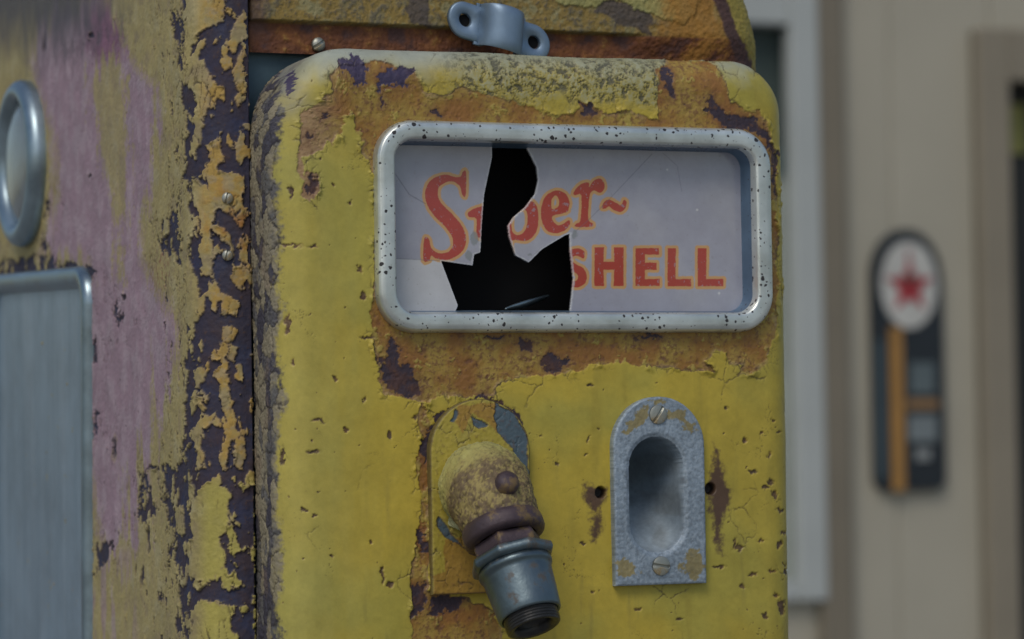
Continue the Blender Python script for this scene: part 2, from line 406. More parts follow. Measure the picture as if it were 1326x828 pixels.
    yc = mix(yc, [.10, .10, .075], np.clip(gr*1.2, 0, 1)*ss(.0, .28, grn)*.85)
    yc = mix(yc, [.40, .42, .31], gr*ss(.0, .4, -grn)*.6)
    yc = mix(yc, [.20, .21, .22], ss(415, 365, PX+mid*14)*ss(170, 95, PY+mid*20)*.9)
    oc = np.zeros(P.shape)+np.array([.32, .18, .038])
    oc = mix(oc, [.38, .265, .06], ss(-.3, .4, mid)*.85)
    oc = mix(oc, [.26, .10, .035], ss(.0, .7, -mid)*.55)
    oc = mix(oc, [.15, .062, .035], ss(.1, .6, fin+mid*.4)*.7)
    rust = ss(.25, .6, fbm(sx, sz, 17, 5, 111, .7)); oc = mix(oc, [.13, .055, .04], rust*.6*(.35+.65*ss(150, 175, PY)))
    flk = ss(.42, .5, fbm(sx, sz, 26, 5, 113, .7)+.25*ss(10, 0, np.abs(so))); oc = mix(oc, [.40, .31, .07], flk*.9)
    oc = mix(oc, [.40, .26, .14], sdf(PX, PY, [(388,145),(440,130),(430,200),(385,210)]).clip(-6, 6)*-.08+.4 if False else ss(450, 400, PX)*.8)
    oc = mix(oc, [.34, .22, .13], ss(6, 0, np.abs(so))*ss(-.2, .4, mid)*.7)
    dc = np.zeros(P.shape)+np.array([.048, .034, .048])
    dc = mix(dc, [.085, .042, .036], ss(-.1, .5, mid+fin*.3)*.8); dc = mix(dc, [.13, .06, .03], ss(.3, .6, fin)*.6); dc = mix(dc, [.06, .05, .11], ss(560, 520, PX)*ss(140, 110, PY)*.8)
    col = mix(oc, [0, 0, 0], yel)+yc*yel[..., None]
    halo = ss(9, 0, sd+fin*4)*inor
    col = mix(col, [.15, .062, .035], halo*.5)
    dm = ss(.7, -.6, sd); col = col*(1-dm[..., None])+dc*dm[..., None]
    chd = ss(.5, -.8, chips); col = mix(col, [.085, .052, .035], chd*.8)
    stn = ss(4, -6, st+fin*5+mid*3); col = mix(col, [.075, .036, .036], stn*.92)
    col = mix(col, [.015, .01, .01], ss(1, -1, hol))
    # dirt drawn into lifted edges and cracks of the yellow coat
    ce, cd, cid = cell(sx+w1*6, sz+w2*6, 34, 5)
    craz = ss(.055, .0, ce)*ss(.30, .75, fbm(sx, sz, 110, 3, 63)+.55*ss(22, 2, so))*yel
    crz2e, _, _ = cell(sx+w1*3, sz+w2*3, 11, 6)
    craz2 = ss(.13, .0, crz2e)*ss(13, 2, so)*yel*ss(-.2, .3, mid)
    e4, _, _ = cell(sx+w1*22+w3*3, sz*.8+w2*22+w4*3, 95, 15); hair = ss(.012, .0, e4)*ss(.15, .5, fbm(sx, sz, 130, 3, 64))*yel
    craz = np.maximum(craz, hair*.8)
    edge = ss(1.7, .0, np.abs(so2+.3))*ss(-.1, .45, fbm(sx, sz, 40, 3, 66))
    col = mix(col, [.06, .042, .03], np.clip(edge*.75+craz*.7+craz2*.55, 0, .92))
    # left flank: paint weathered to grey primer, scabby
    fl = ss(368, 358, PX+mid*12+fin*6)
    e3, _, id3 = cell(sx+w1*8, (sz+w2*8)*.55, 16, 8)
    gc = np.zeros(P.shape)+np.array([.13, .125, .12])
    gc = mix(gc, [.30, .26, .17], ss(.42, .6, id3+mid*.35)*.85); gc = mix(gc, [.055, .05, .07], ss(.40, .18, id3+fin*.2)*.9)
    gc = mix(gc, [.22, .16, .12], ss(.2, .6, mid)*.4)
    gc = mix(gc, [.03, .025, .025], ss(.12, 0, e3)*.8)
    col = col*(1-fl[..., None])+gc*fl[..., None]
    # drips and grime (a shape of their own)
    gdr = ss(.35, .9, fbm(sx*2.2, sz*.28, 50, 5, 71))*ss(500, 760, PY)
    col = mix(col, [.20, .17, .06], gdr*.35)
    # --- relief
    h = yel*.00055 + dm*-.00035 + flk*(1-yel)*(1-dm)*.0004
    h = h+ss(8, .6, so)*ss(-1, .5, so2)*.0015*ss(.0, .6, fbm(sx, sz, 30, 3, 81))       # lifted lips
    h = h+(craz*-.0004)+craz2*-.0004
    h = h-gr*ss(-.1, .35, grn)*.0010*yel + mid*.00012 + (1-yel)*(fin*.00028-rust*.0003) + big1*.0005
    h = h+fl*(fin*.0006+ss(.0, .2, e3)*.0005)
    h = h-ss(1, -1.5, hol)*.006 - ss(2, -1, ch_b)*.0003
    # soft dents of the sheet
    h = h+fbm(sx, sz, 300, 2, 99)*.0009
    Nn = normals(P); s = np.sign((Nn*(-np.stack([0*U, 1+0*U, 0*U], -1))).sum(-1).mean()); 
    P2 = P+Nn*s*h[..., None]
    # opening for the sign window
    ctr = (P[:-1, :-1]+P[1:, 1:])/2; hx, hz = WIN['hx']-.008, WIN['hz']-.008
    keep = ~((abs(ctr[..., 0]-WIN['c'][0]) < hx) & (abs(ctr[..., 2]-WIN['c'][2]) < hz) & (ctr[..., 1] < .01))
    rx0 = onY(806, 640, 0)[0]; rx1 = onY(902, 640, 0)[0]; rz0 = onY(852, 740, 0)[2]; rz1 = onY(852, 548, 0)[2]
    keep &= ~((ctr[..., 0] > rx0) & (ctr[..., 0] < rx1) & (ctr[..., 2] > rz0) & (ctr[..., 2] < rz1) & (ctr[..., 1] < .01))
    return grid_obj('casing', P2, M_paint, pump, col, keep=keep, flip=(s < 0))
c1 = onY(485, 294, 0); c2 = onY(997, 294, -.003); z1 = onY(740, 163, 0)[2]; z2 = onY(740, 430, 0)[2]
WIN = dict(c=np.array([(c1[0]+c2[0])/2, 0, (z1+z2)/2]), hx=(c2[0]-c1[0])/2, hz=(z1-z2)/2)
casing = build_casing()
# ---------------------------------------------------------------- sign window
def build_window():
    prof = [(-.0006, .0035), (-.0004, -.003), (.0002, -.0055), (.0015, -.0072), (.0035, -.0078), (.0075, -.0078), (.0098, -.0076), (.0108, -.0068), (.0114, -.0045), (.0119, .001), (.0124, .007), (.0134, .0122)]
    pr = []
    for i in range(len(prof)-1):
        for k in range(3): t = k/3; pr.append((prof[i][0]*(1-t)+prof[i+1][0]*t, -(prof[i][1]*(1-t)+prof[i+1][1]*t)))
    pr.append((prof[-1][0], -prof[-1][1]))
    k_ = 26
    fr = sweep_bezel('sign_window_frame', WIN['c'], (1, 0, 0), (0, 0, 1), (0, -1, 0), WIN['hx'], WIN['hz'], .0235, pr[:k_+1], M_bezel, pump)
    sweep_bezel('inner_slope', WIN['c'], (1, 0, 0), (0, 0, 1), (0, -1, 0), WIN['hx'], WIN['hz'], .0235, [(a_, h_-.0004 if i_ == 0 else h_) for i_, (a_, h_) in enumerate(pr[k_-1:])], metal_mat('shaded_blue_grey', (.16, .25, .36), .3, .6, pits=.3, pitscale=330, bs=.2), fr)  # frame's inner slope as its own mesh; stain and shade put into the colour
    YG = .0105
    # glass with lettering
    hx, hz = WIN['hx']-.0120, WIN['hz']-.0120
    xs = np.arange(-hx, hx, .00027); zs = np.arange(-hz, hz, .00027)
    X, Z = np.meshgrid(xs, zs)
    P = np.stack([WIN['c'][0]+X, YG+0*X, WIN['c'][2]+Z], -1); PX, PY = proj(P)
    z5 = lambda L: [(470+x*.3742, 140+y*.3742) for x, y in L]
    z6 = lambda L: [(720+x*.3745, 140+y*.3745) for x, y in L]
    hole = [(637,180),(676,180),(687,201),(695,217),(697,234),(693,252),(680,269),(665,282),(658,293),(660,308),(668,331),(685,340),(702,323),(732,305),(738,303),(739,327),(743,361),(741,383),(738,410),(586,412),(593,396),(571,338),(612,344),(614,330),(622,327),(624,290),(627,252),(637,204)]
    hs = sdf(PX, PY, hole, 30)
    S = z5([(357,222),(356,302),(345,302),(336,272),(315,256),(288,257),(264,274),(260,300),(270,328),(302,360),(337,400),(356,440),(352,482),(326,512),(285,527),(252,521),(237,511),(229,528),(209,528),(212,453),(228,453),(236,484),(260,502),(290,500),(309,482),(310,452),(288,415),(248,375),(222,335),(215,295),(228,258),(255,238),(290,231),(322,240),(340,236),(345,222)])
    uu = z5([(364,362),(395,345),(440,345),(440,445),(395,445),(393,385),(368,378)])
    p_ = z5([(470,335),(520,345),(560,322),(590,326),(605,352),(606,405),(592,442),(562,461),(515,460),(515,520),(470,520)])
    pc = z5([(516,372),(535,355),(556,350),(568,365),(568,405),(556,430),(535,440),(516,425)])
    e_ = z5([(665,286),(695,293),(713,318),(712,348),(702,362),(657,374),(660,394),(676,406),(694,400),(712,388),(716,403),(697,425),(665,434),(635,423),(619,390),(617,345),(632,306)])
    ec = z5([(664,303),(677,316),(676,340),(655,350),(652,322)])
    r_ = z6([(60,292),(84,264),(112,258),(114,274),(126,256),(146,244),(163,254),(166,280),(150,294),(132,286),(119,294),(113,322),(111,385),(126,400),(122,411),(68,411),(70,399),(84,388),(87,304),(66,302)])
    ti = z6([(158,346),(165,326),(184,317),(205,327),(224,336),(234,318),(243,326),(238,349),(222,360),(200,354),(182,341),(170,348)])
    red = np.full(PX.shape, 30.0)
    for L, sm in ((S, 0), (uu, 0), (e_, 1), (r_, 0), (ti, 1), (p_, 0)):
        red = np.minimum(red, sdf(PX, PY, smooth_poly(L, 4) if sm else smooth_poly(L, 3), 30))
    for L in (pc, ec): red = np.maximum(red, -sdf(PX, PY, smooth_poly(L, 4), 30))
    s2 = z6([(98,498),(95,521),(76,512),(60,514),(56,528),(70,541),(94,553),(107,580),(100,607),(78,620),(50,618),(28,608),(30,585),(55,598),(71,597),(77,585),(68,571),(45,558),(30,535),(35,505),(55,489),(80,486)])
    H = z6([(133,482),(166,482),(164,532),(201,532),(200,482),(234,482),(234,616),(200,616),(201,560),(165,560),(166,616),(133,616)])
    E = z6([(275,485),(356,484),(357,508),(308,507),(308,535),(348,535),(348,560),(308,560),(308,592),(359,591),(358,616),(275,616)])
    L1 = z6([(386,485),(415,485),(413,592),(467,591),(467,617),(386,617)]); L2 = z6([(490,485),(521,485),(519,592),(578,591),(578,617),(490,617)])
    for L in (smooth_poly(s2, 3), H, E, L1, L2): red = np.minimum(red, sdf(PX, PY, L, 30))
    sx = X/.00048; sz = Z/.00048
    fn = fbm(sx, sz, 6, 4, 3, .6); md = fbm(sx, sz, 70, 4, 5)
    col = np.zeros(P.shape)+np.array([.36, .365, .44])
    col = mix(col, [.43, .43, .48], ss(-.2, .7, md)*.5)
    # brighter reflection of the lower left piece, painted as a paler colour
    lw = sdf(PX, PY, [(500,335),(540,336),(571,338),(594,396),(586,412),(500,412)], 30)
    col = mix(col, [.55, .56, .59], ss(.8, -.8, lw))
    col = mix(col, [.62, .33, .10], ss(4.4, 3.0, red+fn*.6)*.9)
    col = mix(col, [.42, .04, .028], ss(.5, -.5, red+fn*.5))
    for L, w, c in (([(511,224),(530,252),(551,264)], .9, .6), ([(512,335),(571,338)], .8, .5), ([(844,200),(787,260),(760,287),(745,300)], .7, .45), ([(858,198),(877,215),(883,248)], .6, .35)):
        d = np.full(PX.shape, 30.0)
        for a, b in zip(L[:-1], L[1:]): d = np.minimum(d, np.abs(sdf(PX, PY, [a, b, a], 30)))
        col = mix(col, [.13, .13, .16], ss(w*1.6, 0, d+fn*.3)*c)
    bl = blobs(PX+fn*2, PY+fn*2, [(614,309,5,9),(607,331,4,6),(744,304,4,6),(686,330,3,2)])
    col = mix(col, [.22, .24, .25], ss(1, -1, bl)*.8)
    sp = blobs(PX, PY, [(903,272,1.3,1.3),(931,380,1.2,1.5),(864,220,1,1)]); col = mix(col, [.6, .6, .62], ss(.8, -.4, sp))
    col = mix(col, [.62, .64, .66], ss(2.6, .6, hs+fn*1.2)*.6); red_f = ss(.45, .6, fbm(sx, sz, 9, 4, 17, .7)); col = mix(col, [.34, .35, .42], red_f*ss(.5, -.5, red)*.5)          # ground glass along the break
    col = mix(col, [.25, .23, .2], ss(.5, .9, fn)*.35)
    alpha = ss(-.3, .3, hs)
    P[..., 1] += .0006*fbm(sx, sz, 240, 2, 8)+0*X
    keep = ((hs[:-1, :-1]+hs[1:, 1:])/2 > 0)
    m, nt, b = newmat('milk_glass_with_lettering')
    at = nt.nodes.new('ShaderNodeAttribute'); at.attribute_name = 'pigment'
    n1 = noise_tex(nt, 60, 8, .7); r = ramp(nt, [(.35, .92), (.7, 1.06)]); nt.links.new(n1.outputs['Fac'], r.inputs[0])
    nt.links.new(mixc(nt, 1.0, at.outputs['Color'], r.outputs[0], 'MULTIPLY'), b.inputs['Base Color'])
    b.inputs['Roughness'].default_value = .16; b.inputs['Coat Weight'].default_value = .7; b.inputs['Coat Roughness'].default_value = .06
    nw = noise_tex(nt, 9, 2, .4); bump(nt, b, nw.outputs['Fac'], .5, .012)
    g = grid_obj('sign_glass', P, m, fr, col, keep=keep, flip=False)
    tag(g, 'broken milk glass reading Super~ SHELL in red letters')
    so = g.modifiers.new('thickness', 'SOLIDIFY'); so.thickness = .0028; so.offset = -1
    # curved glass sliver, added to show a faint reflection arc low in the opening
    n = 40; V = []
    for i in range(n):
        t = i/(n-1); q = onY(655+62*t, 402-4*math.sin(t*1.6)-14*t**2.2, .03)
        w = .0030*math.sin(PI*t)**.6+.0003
        V += [[q[0], .03+.006*t, q[2]+w], [q[0], .032+.006*t, q[2]-w*.2]]
    V = np.array(V).reshape(n, 2, 3)
    sl = grid_obj('glass_sliver', V, M_chrome, fr); s_ = sl.modifiers.new('t', 'SOLIDIFY'); s_.thickness = .001
    # dark housing behind the glass
    c = WIN['c']; lo = [c[0]-WIN['hx']+.004, .0158, c[2]-WIN['hz']+.004]; hi = [c[0]+WIN['hx']-.004, .048, c[2]+WIN['hz']-.004]
    V = [[(lo, hi)[i][0], (lo, hi)[j][1], (lo, hi)[k][2]] for i in (0, 1) for j in (0, 1) for k in (0, 1)]
    mesh_obj('lamp_compartment', V, [(0, 1, 3, 2), (4, 6, 7, 5), (2, 3, 7, 6), (0, 2, 6, 4), (1, 5, 7, 3)], M_dark, fr, smooth=False)
build_window()
# ---------------------------------------------------------------- hose outlet
def arch_sdf(x, z, hw, top, bot):
    """x centred, arch top is a half circle of radius hw whose apex is at top"""
    zc = top-hw
    return np.where(z > zc, np.hypot(x, z-zc)-hw, np.maximum(np.abs(x)-hw, bot-z))
def arch_pts(hw, top, bot, n=40, flat=1.0):
    zc = top-hw*flat
    return [(hw*math.cos(a), zc+hw*flat*math.sin(a)) for a in np.linspace(0, PI, n)]+[(-hw, bot), (hw, bot)]
def arch_grid(c, hw, top, bot, sp):
    """rows run between left and right edge; top rows collapse into the arch"""
    zs = np.arange(bot, top-1e-5, sp); zs = np.append(zs, top-1e-5); n = int(2*hw/sp)
    zc = top-hw
    w = np.where(zs > zc, np.sqrt(np.maximum(hw*hw-(zs-zc)**2, 1e-9)), hw)
    s = np.linspace(-1, 1, n)
    return w[:, None]*s[None, :], zs[:, None]+0*s[None, :]
def rim(P, back, ):
    """close a plate grid: append border rows going to depth `back`"""
    pass
def plate(name, c, hw, top, bot, th, colf, mat, parent, depthf=None, sp=.0005):
    X, Z = arch_grid(c, hw, top, bot, sp)
    X = np.hstack([X[:, :1], X[:, :1]*1.0, X, X[:, -1:], X[:, -1:]]); Z = np.hstack([Z[:, :1], Z[:, :1], Z, Z[:, -1:], Z[:, -1:]])
    X = np.vstack([X[:1], X[:1], X, X[-1:], X[-1:]]); Z = np.vstack([Z[:1], Z[:1], Z, Z[-1:], Z[-1:]])
    D = np.full(X.shape, -th); D[:1] = .001; D[-1:] = .001; D[:, :1] = .001; D[:, -1:] = .001
    D[1, :] = np.where(D[1, :] < 0, -th*.55, D[1, :]); D[-2, :] = np.where(D[-2, :] < 0, -th*.55, D[-2, :])
    D[:, 1] = np.where(D[:, 1] < 0, -th*.55, D[:, 1]); D[:, -2] = np.where(D[:, -2] < 0, -th*.55, D[:, -2])
    # soften border of the face
    es = -arch_sdf(X, Z, hw, top, bot)
    P = np.stack([c[0]+X, D+c[1], c[2]+Z], -1); PX, PY = proj(P)
    col, h = colf(PX, PY, X/.00048, Z/.00048, es)
    inner = (D <= -th*.99)
    P[..., 1] += np.where(inner, -h+ss(.0012, 0, es)*.0005, 0)
    if depthf is not None:
        dp = depthf(X, Z); k = ss(.001, .006, dp); sh = fbm(X/.00048, Z/.00048, 40, 3, 409)
        P[..., 1] += np.where(inner, dp+h*k, 0)
        col = mix(col, [.31, .38, .44], k*.9); col = mix(col, [.20, .22, .22], k*ss(.0, .6, sh)*.5)
    return grid_obj(name, P, mat, parent, col)
def build_outlet():
    cl = onY(557, 700, -.003); cr = onY(684, 600, -.003); zt = onY(620, 517, -.003)[2]; zb = onY(600, 769, -.003)[2]
    c = np.array([(cl[0]+cr[0])/2, 0, 0]); hw = (cr[0]-cl[0])/2
    def colf(PX, PY, sx, sz, es):
        w1 = fbm(sx, sz, 24, 5, 201, .6); w2 = fbm(sx, sz, 24, 5, 202, .6); md = fbm(sx, sz, 30, 4, 205); fn = fbm(sx, sz, 6, 4, 207)
        wx, wy = PX+w1*4, PY+w2*4
        bare = usdf(wx, wy, [[(640,520),(665,535),(680,560),(686,620),(678,610),(668,590),(655,570),(645,560),(640,540)],
            [(582,545),(590,530),(594,534),(588,548)], [(610,540),(622,545),(630,550),(620,556),(612,552)],
            [(566,670),(578,680),(590,700),(600,712),(590,705),(575,695),(566,685)]])
        org = usdf(wx, wy, [[(595,525),(640,520),(645,560),(630,548),(612,535),(600,560),(590,548)], [(575,700),(640,690),(650,775),(560,775),(560,745),(575,740)]])
        yc = np.zeros(PX.shape+(3,))+np.array([.42, .34, .055]); yc = mix(yc, [.37, .31, .075], ss(0, .6, md)*.6)
        col = mix(yc, [.35, .20, .04], ss(1, -1, org)*.85)
        bm = ss(.7, -.7, bare); col = mix(col, [.085, .125, .155], bm)
        col = mix(col, [.06, .04, .03], ss(1.3, 0, np.abs(bare))*.7)
        e, _, _ = cell(sx+w1*5, sz+w2*5, 15, 12); cr_ = ss(.1, 0, e)*ss(-.1, .3, md)
        col = mix(col, [.07, .05, .03], cr_*.7*(1-bm))
        col = mix(col, [.13, .06, .04], ss(.2, .7, fn)*.35)
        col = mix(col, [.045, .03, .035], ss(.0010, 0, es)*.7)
        h = (1-bm)*.0006-cr_*.0005+fn*.0002
        return col, h
    pl = plate('hose_outlet_plate', c, hw, zt, zb, .0055, colf, M_paint, pump)
    ax = np.array([.11, -.457, -.88]); ax /= np.linalg.norm(ax)
    P0 = onY(622, 635, -.003)
    # elbow: out of the plate, then down along ax
    B0 = P0+np.array([0, .0, 0])
    Bend = onY(653, 692, -.044)                                   # centre of the lower mouth
    # path by quadratic bezier
    ctrl = Bend-ax*.040
    n = 120; seg = 180
    ts = np.linspace(0, 1, n)
    C = ((1-ts)**2)[:, None]*B0+(2*ts*(1-ts))[:, None]*ctrl+(ts**2)[:, None]*Bend
    T = 2*(1-ts)[:, None]*(ctrl-B0)+2*ts[:, None]*(Bend-ctrl); T /= np.linalg.norm(T, axis=1, keepdims=True)
    side = np.cross(T[0], ax); side /= np.linalg.norm(side)
    rad = .0275+.0022*np.sin(PI*np.clip(ts*1.1, 0, 1))-.003*ss(.75, 1, ts)+.004*ss(.06, 0, ts)
    rad = np.interp(ts, [0, .06, .25, .55, .82, .90, .93, 1], np.array([.0295, .0262, .0262, .0262, .0238, .0228, .0225, .0215]))
    th = np.linspace(0, 2*PI, seg, endpoint=False); P = np.zeros((n, seg, 3))
    for i in range(n):
        b = np.cross(T[i], side); b /= np.linalg.norm(b)
        P[i] = C[i]+rad[i]*(np.cos(th)[:, None]*side+np.sin(th)[:, None]*b)
    PX, PY = proj(P); TT = np.repeat(ts[:, None], seg, 1)*150; HH = np.repeat(th[None], n, 0)*58
    HHw = np.minimum(HH, 2*PI*58-HH)
    w1 = fbm(TT, HHw, 20, 5, 301, .6); md = fbm(TT, HHw, 26, 5, 305); fn = fbm(TT, HHw, 5, 4, 309, .7)
    col = np.zeros(P.shape)+np.array([.41, .38, .13]); col = mix(col, [.40, .41, .24], ss(.35, .05, np.repeat(ts[:, None], seg, 1))*.8)
    low = ss(.30, .62, np.repeat(ts[:, None], seg, 1)+w1*.16)
    lowp = low*ss(-.35, .25, fn+md*.6)
    col = mix(col, [.27, .18, .07], low*.6); col = mix(col, [.10, .062, .05], lowp*.75)
    e, _, _ = cell(TT+w1*6, HHw+w1*8, 15, 14); crk = ss(.13, 0, e)*ss(-.4, .1, md+low*.4)
    col = mix(col, [.06, .045, .03], crk*.6)
    bare = ss(.88, .94, np.repeat(ts[:, None], seg, 1)+fn*.02); col = mix(col, [.075, .05, .062], bare)
    h = -crk*.0010+fn*.0006-lowp*.0004+md*.0011
    cen = C[:, None, :]; nn = (P-cen)/np.maximum(np.linalg.norm(P-cen, axis=-1, keepdims=True), 1e-9); P = P+nn*h[..., None]
    grid_obj('elbow', P, M_paint_rough, pl, col, wrap=True)
    # boss plug
    dd = np.hypot(PX-657, PY-626)+(((P-CAM)@fwd)-1.70)*60
    k_ = np.unravel_index(np.argmin(dd), dd.shape); q = P[k_]; bd = nn[k_]
    lathe('plug', q-bd*.002, bd, [(0, .0072), (.004, .0070), (.0062, .0058), (.0074, .0035), (.0078, 0)], M_brown, pl, 48)
    def along(o, h): return o+ax*h
    o = Bend-ax*.004
    lathe('elbow_collar', o, ax, [(-.004, .0215), (-.003, .0235), (.0005, .0243), (.005, .0244), (.0068, .0236), (.0078, .0215), (.0080, .018)], M_brown, pl, 96)
    lathe('bushing_nut', along(o, .0075), ax, [(0, .0175), (.001, .0200), (.0035, .0208), (.0085, .0207), (.0105, .0192), (.0110, .015)], M_brown, pl, 96, sides=6, phase=.3)
    lathe('locknut', along(o, .0175), ax, [(-.0005, .018), (0, .0235), (.0012, .0252), (.0040, .0255), (.0056, .0248), (.0066, .0232), (.0068, .019)], M_galv, pl, 120, sides=8, phase=.1)
    lathe('coupling', along(o, .0240), ax, [(0, .0195), (.0006, .0215), (.003, .0221), (.0048, .0216), (.0056, .0207), (.0075, .0204), (.02, .0196), (.028, .0189), (.0315, .0186), (.0325, .0181), (.0328, .0172), (.032, .0163), (.03, .016), (.02, .016)], M_galv, pl, 120)
    # threaded stub and black core inside the mouth
    pr = []
    for i in range(60):
        hh = .024+i*.00030; pr.append((hh, .0152+.0010*abs(((i/6) % 1)*2-1)))
    pr += [(.0425, .0145), (.0415, .0118), (.038, .0104), (.034, .0102), (.0339, 0)]
    lathe('threaded_stub', along(o, .0240)-ax*.002, ax, [(.02, .0158)]+pr, plain('oily_black_thread', (.02, .021, .022), .35, var=.4, scale=200, bs=.5, bd=.001), pl, 96)
build_outlet()
# ---------------------------------------------------------------- nozzle rest
def screw(name, o, n, r, parent, ang=.5, dome=.0016, mat=None):
    a, b, d = frame_axes(n)
    rs = np.concatenate([np.linspace(0, 1, 26), [1.0, 1.0]]); th = np.linspace(0, 2*PI, 64, endpoint=False)
    R_, T_ = np.meshgrid(rs, th, indexing='ij')
    H = dome*np.sqrt(np.maximum(1-.85*R_**2, 0)); H[-1] = -.001
    x = R_*r*np.cos(T_); y = R_*r*np.sin(T_)
    yy = -x*math.sin(ang)+y*math.cos(ang)
    H = H-ss(.0009, .0005, np.abs(yy))*.0011*(R_ < .98)
    P = np.array(o)+x[..., None]*a+y[..., None]*b+H[..., None]*d
    return grid_obj(name, P, mat or M_screw, parent, wrap=True)
def build_rest():
    cl = onY(794, 650, -.004); cr = onY(911, 650, -.004); zt = onY(853, 514, -.004)[2]; zb = onY(855, 757, -.004)[2]
    c = np.array([(cl[0]+cr[0])/2, 0, 0]); hw = (cr[0]-cl[0])/2
    oc = onY(852, 640, -.006); ol = onY(816, 640, -.006); orr = onY(885, 640, -.006); ot = onY(850, 566, -.006)[2]; ob = onY(850, 716, -.006)[2]
    ohw = (orr[0]-ol[0])/2; ocx = (orr[0]+ol[0])/2-c[0]
    TH = .0065
    def pocket(X, Z):
        z = Z; x = X-ocx
        zt_, zb_ = ot-ohw, ob+ohw
        zz = np.where(z > zt_, z-zt_, np.where(z < zb_, z-zb_, 0))
        # left wall steep, right wall and foot slope softly
        sdx = np.hypot(x, zz)/ohw
        f = np.clip(1-sdx**2.2, 0, 1)
        fade = ss(zb_-ohw, zb_+.035, z)
        return .066*np.sqrt(f)*(.16+.84*fade)+.0012*ss(1.18, 1.0, sdx)
    def colf(PX, PY, sx, sz, es):
        md = fbm(sx, sz, 26, 5, 401, .65); fn = fbm(sx, sz, 5, 4, 405, .7); w = fbm(sx, sz, 10, 4, 407)
        col = np.zeros(PX.shape+(3,))+np.array([.29, .36, .43]); col = mix(col, [.42, .49, .55], ss(0, .5, fn)*.6); col = mix(col, [.15, .17, .19], ss(0, .6, -fn)*.5)
        yp = usdf(PX+w*9, PY+md*9, [[(806,560),(815,540),(835,525),(842,532),(836,548),(818,556)], [(862,528),(885,535),(900,556),(893,560),(880,545),(866,545)],
                [(800,722),(818,726),(828,742),(812,750),(800,748)], [(890,716),(905,712),(910,745),(898,750),(880,738)], [(842,515),(866,517),(860,522),(846,521)]])
        col = mix(col, [.33, .26, .09], ss(1.5, -1, yp)*.85)
        col = mix(col, [.10, .11, .11], ss(.3, .75, md)*.4)
        return col, fn*.0002+md*.0001
    m = paint_mat('corroded_zinc', rough=(.42, .68), fine=300, bs=.3, bd=.0005, var=.2)
    m.node_tree.nodes['Principled BSDF'].inputs['Metallic'].default_value = .3
    pl = plate('nozzle_rest', c, hw, zt, zb, TH, colf, m, pump, depthf=pocket, sp=.00045)
    for (x, y, a) in ((852, 537, .95), (856, 733, -.15)):
        q = onY(x, y, -TH-.0002); screw('screw', q, (0, -1, 0), .0058, pl, a)
build_rest()
